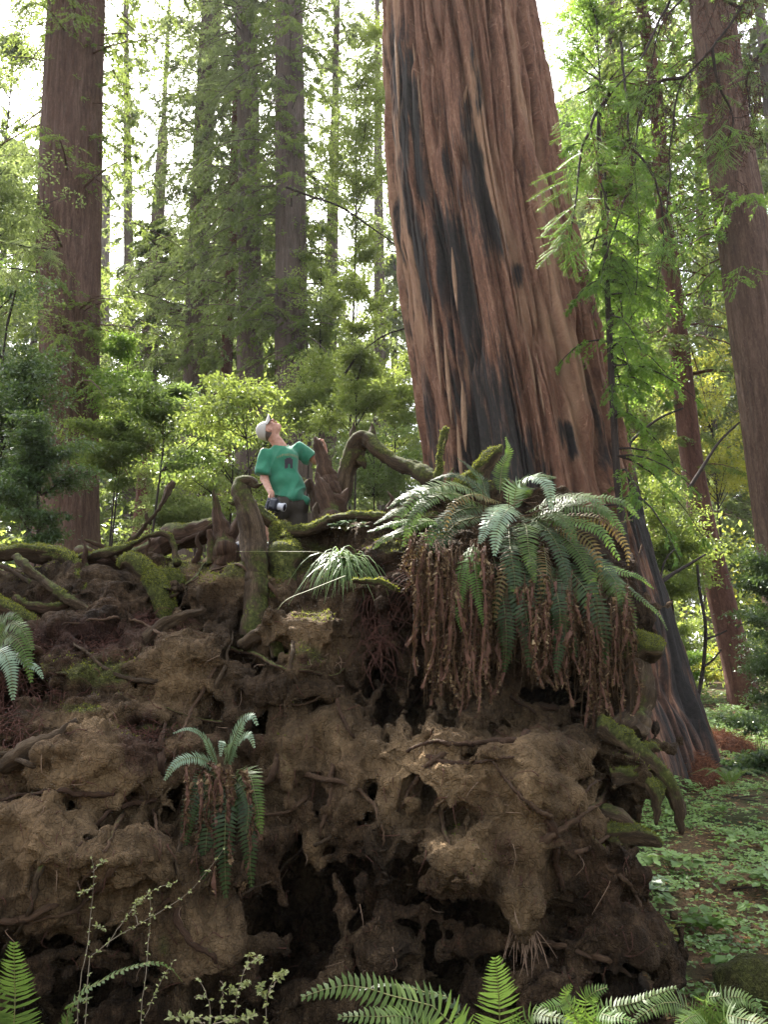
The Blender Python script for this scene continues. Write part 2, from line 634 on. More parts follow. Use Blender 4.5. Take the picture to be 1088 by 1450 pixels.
def front_map():
    X, Y = np.meshgrid(np.arange(-700, 1400, 10.0), np.arange(300, 2000, 10.0))
    num = np.zeros_like(X); den = np.zeros_like(X)
    for a, b, d in CTRL:
        r2 = ((X - a) ** 2 + ((Y - b) * 1.15) ** 2) / 60.0 ** 2
        wt = 1 / (r2 + 0.35) ** 2
        num += wt * d; den += wt
    return num / den


FM = front_map()


def front(px, py):
    u = np.clip((px + 700) / 10, 0, FM.shape[1] - 1.01); v = np.clip((py - 300) / 10, 0, FM.shape[0] - 1.01)
    i = u.astype(np.int32); j = v.astype(np.int32); a = u - i; b = v - j
    return (FM[j, i] * (1 - a) + FM[j, i + 1] * a) * (1 - b) + (FM[j + 1, i] * (1 - a) + FM[j + 1, i + 1] * a) * b


def on(px, py, off=0.0):
    """point on the wad's front at a photo pixel, off metres behind (+) or in front (-)"""
    return at(px, py, float(front(np.array(float(px)), np.array(float(py)))) + off)


vol = Vol((-4.6, 5.3, -1.15), (2.75, 9.3, 4.05), 0.019)
x = vol.ax[0][:, None, None]; y = vol.ax[1][None, :, None]; z = vol.ax[2][None, None, :]
wv = y * np.float32(cp) + (z - np.float32(1.6)) * np.float32(sp)
pxv = (np.float32(CX) + np.float32(FPX) * x / wv).astype(np.float32)
pyv = (np.float32(CY) - np.float32(FPX) * (-y * np.float32(sp) + (z - np.float32(1.6)) * np.float32(cp)) / wv).astype(np.float32)
pyv = np.broadcast_to(pyv, pxv.shape)
f = (front(pxv, pyv).astype(np.float32) - y) * np.float32(0.8)
del pxv, pyv, wv
# top of the wad, in world x
tp = [(-400, 800), (0, 800), (100, 795), (180, 790), (280, 783), (345, 787), (393, 784), (402, 758), (440, 750), (520, 742), (570, 715), (640, 690), (700, 690), (780, 705), (840, 735), (880, 775), (925, 900)]
tw = np.array([at(a, b, 8.0) for a, b in tp])
ztop = np.interp(x, tw[:, 0], tw[:, 2]).astype(np.float32)
f = np.maximum(f, (z - ztop - 0.10 * (y - 8.0)) * 0.85)
rs = [(860, 715, 7.6), (890, 780, 7.4), (925, 900, 7.2), (905, 990, 7.0), (915, 1050, 6.8), (925, 1130, 6.6), (915, 1200, 6.4), (945, 1290, 6.3), (965, 1350, 6.2), (965, 1440, 6.1)]
rw = np.array([at(a, b, c) for a, b, c in rs])[::-1]
xr = np.interp(z, rw[:, 2], rw[:, 0]).astype(np.float32)
f = np.maximum(f, (x - xr - 0.15 * (y - 6.6)) * 0.85)
f = np.maximum(f, y - np.float32(8.95))
f = np.maximum(f, -4.45 - x)
f = np.maximum(f, -1.1 - z)
vol.f = f.astype(np.float32)
del f
# lumps of soil (pixel, radius px, how far they stand out)
for k, (a, b, ra, rb, o) in enumerate([
    (120, 1090, 95, 60, .12), (60, 1190, 90, 55, .18), (150, 1215, 85, 50, .22), (30, 1270, 90, 40, .2), (300, 1230, 60, 55, .1), (280, 1340, 75, 70, .12), (230, 1180, 40, 60, .05),
    (150, 1010, 110, 30, .1), (230, 960, 45, 50, .1), (300, 930, 60, 40, .1), (330, 840, 70, 40, .1), (420, 900, 70, 38, .22), (430, 970, 40, 40, .18), (420, 1080, 22, 50, .15), (450, 1230, 24, 55, .2),
    (510, 1060, 40, 40, .1), (480, 1100, 30, 40, .1), (600, 1110, 60, 40, .1), (560, 1210, 45, 45, .12), (640, 1130, 50, 60, .15), (640, 1215, 55, 40, .15), (740, 1140, 90, 90, .08), (720, 1290, 45, 50, .2),
    (830, 1240, 60, 60, .12), (820, 1310, 90, 45, .15), (880, 1330, 70, 50, .12), (830, 1050, 70, 35, .15), (880, 1090, 50, 35, .12), (700, 950, 50, 40, .0), (760, 860, 70, 60, .1), (640, 800, 60, 50, .15),
    (550, 790, 50, 35, .15), (860, 900, 40, 50, .1), (540, 1340, 50, 45, .2), (470, 1400, 40, 60, .0), (800, 1400, 90, 40, .12), (690, 1420, 50, 30, .1), (100, 900, 90, 40, .05), (100, 960, 80, 40, .08), (10, 1000, 60, 50, .0)]):
    c = on(a, b); r = ppm(c[1])
    c[1] += max(ra, rb) * r * 0.5 - o
    vol.ell(c, (ra * r, max(ra, rb) * r * 0.75, rb * r), 0.10, noise=0.05, seed=100 + k)
rr = random.Random(5)
# caves (pixel, radius px, depth m)
for k, (a, b, ra, rb, dp) in enumerate([
    (517, 1145, 40, 30, .9), (425, 1265, 46, 90, 1.3), (485, 1330, 62, 72, 1.4), (395, 1345, 75, 62, 1.5), (665, 1312, 78, 64, 1.5), (620, 1380, 85, 52, 1.4), (735, 1365, 40, 45, .6), (540, 1405, 70, 42, 1.4),
    (130, 1375, 110, 64, 1.6), (60, 1400, 85, 52, 1.5), (345, 1400, 66, 50, 1.4), (540, 985, 24, 75, .9), (590, 1015, 38, 45, .9), (640, 1000, 60, 40, .5), (790, 985, 80, 42, 1.0), (700, 1020, 40, 22, .4),
    (688, 1084, 20, 13, .25), (606, 1122, 16, 34, .3), (640, 1160, 30, 14, .25), (595, 1240, 24, 36, .3), (515, 1230, 25, 30, .35), (875, 1150, 34, 48, .45), (845, 1200, 30, 25, .35), (850, 1085, 50, 12, .3),
    (785, 1300, 50, 12, .25), (225, 1140, 26, 22, .3), (240, 855, 22, 45, .4), (110, 1200, 18, 22, .2), (375, 1010, 20, 40, .3), (440, 1010, 20, 25, .25), (460, 1170, 26, 50, .3), (300, 1190, 28, 20, .3),
    (330, 930, 14, 26, .2), (400, 925, 26, 12, .2), (345, 960, 30, 8, .2), (20, 980, 26, 40, .4), (90, 1130, 60, 10, .15), (545, 880, 20, 50, .35), (610, 860, 40, 60, .3), (870, 1400, 60, 40, .4), (205, 930, 10, 40, .15),
    (300, 1010, 14, 30, .15), (40, 1130, 20, 16, .2), (160, 1120, 30, 10, .15), (540, 1180, 14, 20, .2), (950, 1420, 30, 30, .3), (820, 1110, 20, 8, .1)]):
    c = on(a, b); r = ppm(c[1])
    c[1] += dp * 0.25
    t_ = rr.uniform(-.7, .7); R3 = [[math.cos(t_), 0, math.sin(t_)], [0, 1, 0], [-math.sin(t_), 0, math.cos(t_)]]
    vol.ell(c, (ra * r, dp, rb * r), 0.025, sub=True, rot=R3 if max(ra, rb) < 60 else None, noise=0.05 + .5 * min(ra, rb) * r, seed=300 + k)
# roots that run over the face
hand = [
    [(545, 830, 9), (555, 905, 9), (590, 905, 10), (640, 880, 9)], [(440, 1030, 14), (500, 1010, 15), (540, 985, 10), (548, 960, 8)], [(535, 965, 7), (560, 975, 12), (580, 985, 12), (600, 960, 8)],
    [(590, 930, 12), (575, 985, 12), (570, 1040, 9)], [(200, 915, 9), (240, 885, 10), (290, 866, 7)], [(300, 890, 15), (330, 950, 16), (400, 990, 14)], [(290, 950, 12), (320, 985, 14), (322, 1020, 8)],
    [(600, 1060, 9), (650, 1045, 9), (720, 1060, 7)], [(640, 960, 12), (600, 1050, 10)], [(230, 1020, 12), (170, 1100, 12), (175, 1190, 13), (190, 1210, 8)], [(220, 1110, 14), (200, 1160, 18), (175, 1190, 8)],
    [(700, 1080, 30), (800, 1075, 22), (880, 1040, 20)], [(760, 1050, 16), (830, 1085, 14), (920, 1075, 10)], [(820, 1180, 14), (880, 1185, 16), (925, 1190, 10)], [(870, 1215, 12), (900, 1240, 14), (905, 1280, 10)],
    [(540, 1180, 12), (620, 1190, 14), (700, 1170, 16)], [(420, 1140, 16), (440, 1210, 14), (455, 1260, 10)], [(350, 1180, 12), (330, 1300, 14), (310, 1350, 14)], [(60, 1290, 14), (140, 1310, 14), (220, 1290, 12)],
    [(0, 1080, 20), (60, 1050, 18), (130, 1000, 10)], [(480, 1040, 22), (500, 1110, 20), (470, 1180, 14)], [(600, 1300, 12), (560, 1290, 14), (520, 1330, 14), (540, 1380, 12)], [(740, 1290, 14), (745, 1330, 7), (750, 1350, 3)],
    [(140, 870, 18), (190, 900, 20), (215, 960, 14)], [(0, 1000, 10), (60, 990, 14), (120, 985, 12)], [(660, 1400, 14), (720, 1390, 16), (800, 1370, 12)], [(860, 950, 16), (890, 1000, 16), (860, 1040, 12)], [(930, 1300, 12), (950, 1360, 16), (945, 1420, 16)]]
hand += [
    [(60, 880, 10), (130, 930, 12), (190, 990, 12), (230, 1060, 9)], [(420, 860, 12), (470, 900, 14), (500, 960, 12), (520, 1010, 9)], [(330, 870, 10), (310, 910, 12), (300, 960, 10)], [(450, 940, 10), (490, 990, 9), (520, 1050, 10), (510, 1090, 7)],
    [(560, 1060, 12), (540, 1120, 11), (560, 1180, 13), (550, 1240, 10)], [(640, 1100, 9), (660, 1150, 11), (640, 1210, 12), (600, 1260, 9)], [(0, 1180, 14), (70, 1210, 12), (150, 1190, 10), (200, 1220, 8)], [(20, 1320, 14), (90, 1300, 12), (180, 1320, 12), (250, 1370, 12)],
    [(400, 1180, 12), (390, 1240, 12), (420, 1300, 9)], [(470, 1240, 14), (490, 1300, 12), (480, 1360, 12), (500, 1420, 14)], [(640, 1340, 12), (700, 1330, 11), (760, 1350, 12)], [(790, 1260, 12), (850, 1280, 12), (910, 1330, 12)], [(250, 1090, 9), (290, 1150, 10), (290, 1230, 8)],
    [(740, 940, 12), (700, 1000, 14), (650, 1030, 12), (590, 1040, 10)], [(840, 960, 10), (800, 1010, 12), (740, 1040, 10)], [(110, 1120, 10), (170, 1150, 9), (230, 1130, 8)], [(380, 950, 14), (420, 1010, 12), (400, 1060, 12), (415, 1120, 9)]]
for ln in hand:
    P = np.array([np.append(on(a, b, -r * ppm(7) * .35), r * ppm(7)) for a, b, r in ln])
    P = spline(P, 14)
    P[:, :3] += RNG.normal(0, 0.012, (14, 3))
    vol.chain(P[:, :3], P[:, 3], 0.03)
for k in range(210):
    a, b = rr.uniform(-120, 940), rr.uniform(790, 1440)
    if rr.random() < 0.5: ang = math.atan2(b - 1000, a - 520) + rr.gauss(0, .5)
    else: ang = rr.uniform(0, 2 * PI)
    r = rr.choice([.014, .018, .022, .03, .045])
    n = rr.randint(4, 10); P = []; R = []
    off = rr.uniform(-.02, .05)
    for s in range(n):
        if not (-250 < a < 965 and 770 < b < 1445): break
        P.append(on(a, b, off)); R.append(r * (1 - .6 * s / n))
        ang += rr.gauss(0, .35); a += math.cos(ang) * 22; b += math.sin(ang) * 22; off += rr.gauss(0, .02)
    if len(P) > 2: vol.chain(P, R, 0.03)
# grain of the soil
sh = vol.f.shape
g = gridnoise(sh, vol.h, 0.42, 1) * 0.075
t = 1 - np.abs(gridnoise(sh, vol.h, 0.21, 2)) * 2
g += t * 0.036
t = 1 - np.abs(gridnoise(sh, vol.h, 0.10, 3)) * 2
g += t * 0.018 + gridnoise(sh, vol.h, 0.055, 4) * 0.010
vol.f += g
del g, t
V, Q = vol.mesh()
del vol
N = vnormals(V, Q)
W = V + .10 * np.stack([vnoise(V * 3.1, 61), vnoise(V * 3.1, 62), vnoise(V * 3.1, 63)], -1) + .03 * np.stack([vnoise(V * 11, 64), vnoise(V * 11, 65), vnoise(V * 11, 66)], -1)
dsp = np.zeros(len(V))
for sc_, am in ((np.array([2.6, 2.6, 1.7]), .045), (np.array([6.5, 6.5, 4.2]), .017), (np.array([17, 17, 11.]), .006)):
    d1, d2 = worley(W * sc_, 7)
    dsp += am * (np.minimum((d2 - d1) / .28, 1) ** .7 - .6 - .5 * d1)
V = V + N * (dsp + 0.007 * fbm(V * 20, 3, 9))[:, None]
N = vnormals(V, Q)
px, py = proj(V[:, 0], V[:, 1], V[:, 2])


def blob(px, py, L):
    r = np.zeros(len(px))
    for a, b, ra, rb, s in L:
        r = np.maximum(r, s * np.exp(-(((px - a) / ra) ** 2 + ((py - b) / rb) ** 2)))
    return r


moss = blob(px, py, [(330, 805, 70, 38, .9), (430, 785, 70, 40, 1.0), (130, 955, 95, 30, 1.), (215, 1030, 50, 22, .7), (110, 1002, 40, 12, 1.), (440, 930, 50, 35, .8), (420, 985, 30, 30, .8), (405, 1080, 18, 50, .8), (640, 690, 80, 60, 1.),
    (560, 770, 50, 40, .8), (910, 1080, 50, 45, .9), (880, 1190, 70, 14, .9), (930, 1350, 30, 60, .5), (250, 800, 40, 20, .8), (640, 1170, 20, 40, .5), (820, 1260, 50, 30, .5), (230, 1345, 25, 50, .7), (265, 1250, 50, 20, .6), (450, 870, 50, 25, .6), (60, 800, 90, 40, .5),
    (700, 1220, 60, 40, .5), (500, 1260, 60, 40, .4), (330, 1100, 50, 60, .3), (870, 1030, 30, 20, .7)])
moss = moss * np.clip(0.72 + 0.4 * N[:, 2], 0, 1.2)
duff = blob(px, py, [(120, 900, 130, 30, 1), (210, 880, 50, 25, .8), (200, 1050, 40, 60, 1.), (60, 850, 50, 30, .6), (720, 1200, 60, 60, .6), (440, 935, 30, 18, .8), (10, 1000, 40, 60, .7), (130, 1000, 60, 20, .4), (540, 880, 40, 40, .7), (300, 1060, 60, 40, .5), (620, 850, 60, 80, .7), (60, 1290, 90, 60, .4)])
ochre_lit = blob(px, py, [(600, 1100, 100, 70, .9), (660, 1200, 60, 50, .7), (740, 1130, 50, 120, .7), (740, 1290, 40, 40, .6), (130, 1110, 140, 70, .75), (40, 1190, 90, 80, .6), (150, 1250, 120, 70, .6), (250, 960, 60, 60, .7), (120, 1020, 60, 20, .6), (400, 1090, 30, 60, .6), (460, 1050, 60, 50, .6), (330, 800, 80, 30, .6), (840, 1120, 80, 60, .5), (280, 1330, 60, 60, .6), (440, 1220, 20, 60, .6), (430, 910, 60, 40, .6)])  # tan soil tint that also paints the lumps catching light brighter
m, nt, out = newmat("root_soil")
tc = nt.nodes.new('ShaderNodeTexCoord').outputs['Object']
na = noise(nt, tc, 2.2, 6, 0.62, 0.4)
nb = noise(nt, mapping(nt, tc, (1, 1, .45)), 14, 5, 0.7, 1.2)
nc_ = noise(nt, tc, 60, 5, 0.75)
c = ramp(nt, [(0.34, (0.008, 0.0048, 0.0028)), (0.44, (0.026, 0.0165, 0.009)), (0.53, (0.068, 0.044, 0.024)), (0.66, (0.19, 0.132, 0.076))], mth(nt, 'ADD', mth(nt, 'MULTIPLY', na, .40), mth(nt, 'ADD', mth(nt, 'MULTIPLY', nb, .35), mth(nt, 'MULTIPLY', nc_, .25)))).outputs[0]
nv = noise(nt, tc, 1.1, 3, .5, 1.0)
c = mixc(nt, ramp(nt, [(.42, (0, 0, 0)), (.62, (.75, .75, .75))], nv).outputs[0], c, mixc(nt, .55, c, (.45, .25, .17), 'MULTIPLY'))
nv2 = noise(nt, mapping(nt, tc, (1.7, 1.7, .9)), 1.0, 4, .6, 1.5)
c = mixc(nt, ramp(nt, [(.48, (0, 0, 0)), (.66, (.7, .7, .7))], nv2).outputs[0], c, (.012, .008, .005))
oc = mth(nt, 'MULTIPLY', attr(nt, 'ochre_lit'), nb)
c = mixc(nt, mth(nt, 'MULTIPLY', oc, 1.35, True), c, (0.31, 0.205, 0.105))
df = ramp(nt, [(.42, (0, 0, 0)), (.6, (1, 1, 1))], mth(nt, 'ADD', mth(nt, 'MULTIPLY', attr(nt, 'duff'), .8), mth(nt, 'SUBTRACT', nb, .45))).outputs[0]
c = mixc(nt, mth(nt, 'MULTIPLY', df, .75), c, ramp(nt, [(.35, (.014, .006, .005)), (.6, (.05, .024, .017)), (.75, (.12, .07, .05))], noise(nt, mapping(nt, tc, (40, 40, 14)), 1, 4, .7, 1.5)).outputs[0])
mm = ramp(nt, [(.40, (0, 0, 0)), (.62, (1, 1, 1))], mth(nt, 'ADD', mth(nt, 'MULTIPLY', attr(nt, 'moss'), .75), mth(nt, 'MULTIPLY', mth(nt, 'SUBTRACT', na, .5), 1.1))).outputs[0]
mcol = ramp(nt, [(.3, (.016, .019, .005)), (.5, (.045, .05, .012)), (.7, (.11, .115, .03))], noise(nt, tc, 45, 4, .7)).outputs[0]
c = mixc(nt, mth(nt, 'MULTIPLY', mm, .85), c, mcol)
vo = nt.nodes.new('ShaderNodeTexVoronoi'); vo.feature = 'DISTANCE_TO_EDGE'; vo.inputs['Scale'].default_value = 26
wv_ = nt.nodes.new('ShaderNodeTexNoise'); wv_.inputs['Scale'].default_value = 9; nt.links.new(tc, wv_.inputs['Vector'])
va = nt.nodes.new('ShaderNodeVectorMath'); va.operation = 'MULTIPLY_ADD'; va.inputs[1].default_value = (.09, .09, .09)
nt.links.new(wv_.outputs['Color'], va.inputs[0]); nt.links.new(tc, va.inputs[2]); nt.links.new(va.outputs[0], vo.inputs['Vector'])
crk = ramp(nt, [(0, (0, 0, 0)), (.12, (1, 1, 1))], vo.outputs['Distance']).outputs[0]
hh = mth(nt, 'ADD', mth(nt, 'ADD', mth(nt, 'MULTIPLY', nb, .8), mth(nt, 'MULTIPLY', nc_, .28)), mth(nt, 'MULTIPLY', crk, .16))
principled(nt, out, c, .95, .12, bump(nt, hh, 1.0, .08))
MSOIL = m

MOSSF = leafmat("moss_fuzz", [(.03, .035, .008), (.07, .08, .015), (.14, .15, .03)], (.32, .34, .05), .45, .8, .1, 6, .4)


def fuzz(V, F, mo, n, thr=.62, ln=.022, rng=RNG):
    f = F[0] if isinstance(F, list) else F
    A = np.linalg.norm(np.cross(V[f[:, 2]] - V[f[:, 0]], V[f[:, 3]] - V[f[:, 1]]), axis=1) * .5
    m = mo[f].mean(1) + .22 * vnoise(V[f[:, 0]] * 9, 5)
    w = A * np.clip((m - thr + .16) * 3, 0, 1)
    if w.sum() <= 1e-6: return None
    n = int(min(n, w.sum() * 9000))
    if n < 20: return None
    i = rng.choice(len(f), n, p=w / w.sum())
    u = rng.uniform(0, 1, (n, 2))
    c = (V[f[i, 0]] * (1 - u[:, :1]) + V[f[i, 1]] * u[:, :1]) * (1 - u[:, 1:]) + (V[f[i, 3]] * (1 - u[:, :1]) + V[f[i, 2]] * u[:, :1]) * u[:, 1:]
    N = norm(np.cross(V[f[i, 2]] - V[f[i, 0]], V[f[i, 3]] - V[f[i, 1]]))
    d = N + rng.normal(0, .65, N.shape)
    return leaves(c - N * .002, d, rng.normal(0, 1, N.shape), ln * rng.uniform(.4, 1.3, n), ln * .32)


fallen = thing("fallen_tree", "upturned root ball of a fallen redwood, brown soil tangled with dark mossy roots", "fallen tree", (-0.8, 7.5, 0))
part("soil_mass", fallen, V, Q, MSOIL, True, {'moss': moss, 'duff': duff, 'ochre_lit': ochre_lit})
fz = fuzz(V, Q, moss * np.clip(.4 + .8 * N[:, 2], 0, 1.1), 9000, .5, .026)
part("moss_mat", fallen, fz[0], fz[1], MOSSF)
WADV, WADQ = V, Q

MROOT = barkmat("root_wood", (0.010, 0.0065, 0.004), (0.040, 0.026, 0.0145), (0.13, 0.09, 0.052), grain=2.2, moss=1.25)
MREDROOT = barkmat("red_root_wood", (0.010, 0.0055, 0.0035), (0.042, 0.023, 0.013), (0.12, 0.070, 0.042), grain=2.2, moss=1.25)


def rootmesh(pts, ns=14, rough=0.34, seed=0, mossy=0.6, step=0.03):
    """pts: (px, py, radius px, Y)"""
    P = np.array([np.append(at(a, b, Y), r * ppm(Y)) for a, b, r, Y in pts])
    L = np.linalg.norm(np.diff(P[:, :3], axis=0), axis=1).sum()
    P = spline(P, max(8, int(L / step)))
    sl_ = np.arange(len(P)) * step
    R = np.maximum(P[:, 3] * (1 + .22 * vnoise(np.stack([sl_ * 5, sl_ * 0 + seed * 1.7, sl_ * 0], -1), 2)), .004)
    P[:, :3] += (.22 * R)[:, None] * np.stack([vnoise(np.stack([sl_ * 4 + q_ * 7, sl_ * 0 + seed, sl_ * 0 + q_], -1), 5) for q_ in range(3)], -1)
    def dsp(th, s, rr_):
        q = np.stack([np.cos(th) * 1.3 + seed * 3.1, np.sin(th) * 1.3, s * 4], -1).reshape(-1, 3)
        q2 = np.stack([np.cos(th) * 2.6 + seed, np.sin(th) * 2.6, s * 11], -1).reshape(-1, 3)
        return rr_ * (rough * 1.3 * vnoise(q, 3) + rough * .8 * vnoise(q2, 4) - rough * .7 * np.abs(vnoise(q2 * 2.1, 9)) + rough * .25).reshape(th.shape)
    V, F, bc = tube(P[:, :3] + RNG.normal(0, .004, (len(P), 3)), R, ns, dsp)
    up = vnormals(V, F[0])[:, 2]
    mo = np.clip(.5 + .62 * up, 0, 1) * mossy + .25 * vnoise(V * 5, 6)
    return V, F, bc, mo


def root(pts, label=None, mat=None, name="root", extra=(), **kw):
    g = Geo()
    for k, p in enumerate((pts,) + tuple(extra)):
        V, F, bc, mo = rootmesh(p, seed=len(bpy.data.objects) + k, **kw)
        g.add(V, F, bc=bc, moss=mo)
    V, F = g.out()
    o = part(name, fallen, V, F, mat or MROOT, True, g.attrs(), label=label)
    fz = fuzz(V, F, g.attrs()['moss'], 2600, .68)
    if fz is not None:
        part("moss", fallen, fz[0], fz[1], MOSSF, parent=o)
    return o


root([(-90, 800, 13, 8.2), (-20, 789, 12, 8.2), (40, 781, 11, 8.15), (75, 784, 11, 8.1), (104, 800, 12, 8.0), (125, 840, 13, 7.8), (140, 870, 9, 7.75)], "thick root with a bright moss back", mossy=1.1)
root([(-60, 825, 12, 7.6), (-15, 848, 10, 7.55), (25, 868, 9, 7.5), (62, 892, 6, 7.5)], "dark root with moss along the top", mossy=1.0)
root([(22, 788, 5, 7.9), (50, 815, 6, 7.75), (90, 845, 7, 7.6), (150, 878, 5, 7.55)])
root([(95, 795, 7, 8.2), (140, 786, 6, 8.1), (185, 772, 4.5, 8.05), (215, 758, 4.2, 8.0), (235, 757, 4.4, 8.0), (247, 775, 5, 8.0), (252, 800, 7, 7.95)], "thin arching root with pale top", mossy=.7)
root([(160, 790, 8, 8.3), (185, 768, 5, 8.25), (212, 738, 3.5, 8.2), (228, 716, 3, 8.2), (240, 688, 5, 8.25), (243, 680, 1, 8.25)], "slender root leaning up with a dark tip", mossy=.5,
     extra=([(212, 742, 3, 8.2), (206, 732, 3, 8.2), (209, 726, 1.5, 8.2)],))
root([(110, 792, 10, 8.5), (180, 790, 15, 8.5), (235, 772, 16, 8.5), (270, 762, 15, 8.5), (305, 745, 13, 8.5), (318, 738, 8, 8.5)], "thick red horizontal root", mat=MREDROOT, mossy=.55)
root([(171, 803, 5, 7.75), (176, 797, 11, 7.75), (190, 797, 14, 7.75), (208, 812, 13, 7.7), (225, 838, 13, 7.65), (236, 870, 15, 7.6), (245, 905, 18, 7.55)], "hooked root with a moss cap like a beak", mossy=1.15, rough=.12)
root([(203, 806, 10, 7.8), (225, 815, 9, 7.85), (250, 818, 10, 7.9), (262, 830, 10, 7.9)], mossy=1.1)
root([(303, 694, 1.5, 8.1), (304, 704, 4.5, 8.1), (308, 728, 8, 8.1), (314, 750, 15, 8.08), (316, 775, 18, 8.03), (315, 800, 22, 8.0), (313, 830, 24, 7.95)], "upright pointed root, broken to a spike", mat=MREDROOT, mossy=.35, rough=.2,
     extra=([(320, 762, 10, 8.05), (332, 748, 7, 8.1), (338, 732, 2, 8.1)], [(300, 800, 7, 7.95), (299, 770, 7, 7.98), (296, 750, 4, 8.0)], [(311, 812, 7, 7.9), (314, 790, 6, 7.92), (318, 772, 2, 7.95)]))
root([(366, 690, 2, 7.72), (357, 682, 7, 7.72), (343, 683, 10, 7.72), (340, 697, 13, 7.7), (352, 735, 15, 7.65), (360, 775, 17, 7.6), (362, 820, 18, 7.5), (360, 860, 18, 7.42), (356, 910, 20, 7.35)], "tall stout root with a mossy hooked head", mossy=.5, rough=.12,
     extra=([(352, 683, 6, 7.72), (362, 688, 4, 7.7), (372, 685, 1.5, 7.68)], [(345, 712, 6, 7.7), (332, 712, 4, 7.68), (324, 712, 1, 7.66)]))
root([(352, 726, 7, 7.85), (366, 722, 8, 7.95), (384, 738, 8.5, 8.0), (402, 753, 9, 7.95), (440, 748, 8, 7.9), (470, 735, 8, 7.9), (520, 731, 7, 7.85), (575, 738, 8, 7.75), (620, 735, 8, 7.6)], "long root bowed like a railing", mossy=.62)
root([(390, 745, 8, 8.0), (400, 764, 19, 7.95), (404, 795, 22, 7.75), (396, 850, 14, 7.5)], mossy=.9)
HANDR = [(446, 620, 2, 8.75), (450, 627, 6, 8.75), (454, 643, 7, 8.75), (461, 668, 11, 8.72), (472, 695, 17, 8.7), (478, 720, 16, 8.65), (480, 750, 18, 8.6)]
root(HANDR, "upright root stub", mat=MREDROOT, mossy=.25, rough=.2)
root([(447, 668, 1.5, 8.5), (451, 680, 7, 8.5), (458, 698, 12, 8.48), (466, 716, 16, 8.45), (470, 735, 18, 8.42), (464, 760, 18, 8.3)], "wedge shaped root plate with a sharp corner", mat=MREDROOT, mossy=.5, rough=.16,
     extra=([(474, 722, 12, 8.45), (484, 708, 7, 8.45), (490, 699, 4, 8.45), (493, 692, 1, 8.45)], [(468, 700, 9, 8.47), (478, 706, 9, 8.46), (488, 712, 6, 8.45)]))
root([(474, 722, 13, 8.75), (482, 700, 14, 8.75), (489, 672, 14, 8.7), (497, 648, 14, 8.67), (506, 628, 15, 8.63), (519, 622, 14, 8.58), (535, 636, 12, 8.5), (558, 652, 11, 8.42), (584, 665, 11, 8.32), (606, 676, 12, 8.22), (624, 683, 11, 8.15)], "crooked root shaped like an animal head with two ears", mat=MROOT, mossy=.56, rough=.2,
     extra=([(503, 628, 9, 8.65), (499, 614, 6, 8.67), (500, 604, 3, 8.68), (502, 596, .8, 8.68)], [(520, 624, 10, 8.6), (527, 613, 7, 8.6), (527, 603, 2.5, 8.6), (525, 598, .8, 8.6)], [(505, 650, 8, 8.7), (514, 655, 6, 8.6), (517, 664, 1.5, 8.6)], [(570, 654, 5, 8.36), (590, 655, 4, 8.3), (600, 662, 4, 8.25), (612, 676, 4, 8.2)]))
root([(437, 680, 6, 8.95), (443, 700, 7, 8.9), (450, 728, 9, 8.8), (458, 750, 10, 8.7)], mat=MREDROOT, mossy=.2)
root([(618, 680, 6, 7.8), (624, 655, 4.5, 7.8), (625, 630, 3.5, 7.8), (629, 610, 4, 7.8), (633, 604, 3, 7.8), (632, 625, 2, 7.82), (622, 645, 1.5, 7.82), (617, 650, .8, 7.82)], "thin looping root furred with moss", mossy=1.2)
root([(650, 700, 16, 7.7), (672, 672, 13, 7.7), (690, 652, 10, 7.7), (706, 638, 7, 7.7), (712, 630, 2, 7.7)], "mossy broken root stub above the ferns", mossy=1.2, rough=.35)
root([(860, 930, 14, 7.05), (895, 925, 17, 7.0), (920, 918, 19, 6.95), (934, 916, 16, 6.95), (942, 918, 6, 6.95)], "short root stub with a bright moss cap", mossy=1.15)
root([(905, 925, 12, 7.0), (905, 965, 17, 6.95), (900, 1005, 20, 6.9), (880, 1040, 22, 6.75)], mossy=.3)
root([(850, 1030, 12, 6.6), (890, 1052, 11, 6.6), (922, 1080, 10, 6.6), (945, 1110, 9, 6.6), (960, 1145, 6, 6.6), (966, 1182, 2, 6.6)], "drooping mossy root at the wad's edge", mossy=.85, extra=([(905, 1062, 7, 6.6), (925, 1058, 5, 6.6), (935, 1064, 1.5, 6.6)], [(935, 1095, 6, 6.6), (938, 1118, 5, 6.55), (934, 1140, 2, 6.5)], [(955, 1130, 4, 6.6), (968, 1140, 3, 6.62), (972, 1152, 1, 6.62)]))
root([(870, 1105, 11, 6.5), (905, 1098, 9, 6.5), (925, 1118, 7, 6.45), (932, 1150, 4, 6.45), (930, 1170, 1.5, 6.45)], mossy=.85)
root([(830, 1188, 13, 6.35), (870, 1182, 13, 6.3), (905, 1184, 12, 6.3), (930, 1192, 7, 6.35), (938, 1200, 2, 6.35)], mossy=.95)
root([(850, 1150, 9, 6.4), (880, 1160, 10, 6.3), (905, 1175, 8, 6.3)], mossy=.4)
root([(200, 912, 8, 7.2), (222, 893, 8, 7.2), (255, 875, 6, 7.2), (290, 863, 4, 7.25)], mossy=.2)
root([(345, 915, 10, 7.15), (362, 900, 9, 7.05), (380, 888, 7, 7.0), (388, 880, 4, 7.0)], mossy=.4, extra=([(385, 884, 9, 7.02), (390, 905, 12, 7.05), (395, 930, 12, 7.05)],))
root([(500, 822, 4, 7.1), (530, 823, 5, 7.1), (556, 832, 5, 7.1), (563, 838, 2, 7.1)], "thin mossy twig root", mossy=1.2)
root([(2, 1090, 10, 6.4), (30, 1070, 12, 6.35), (70, 1050, 12, 6.4), (110, 1025, 8, 6.5)], mossy=.1)

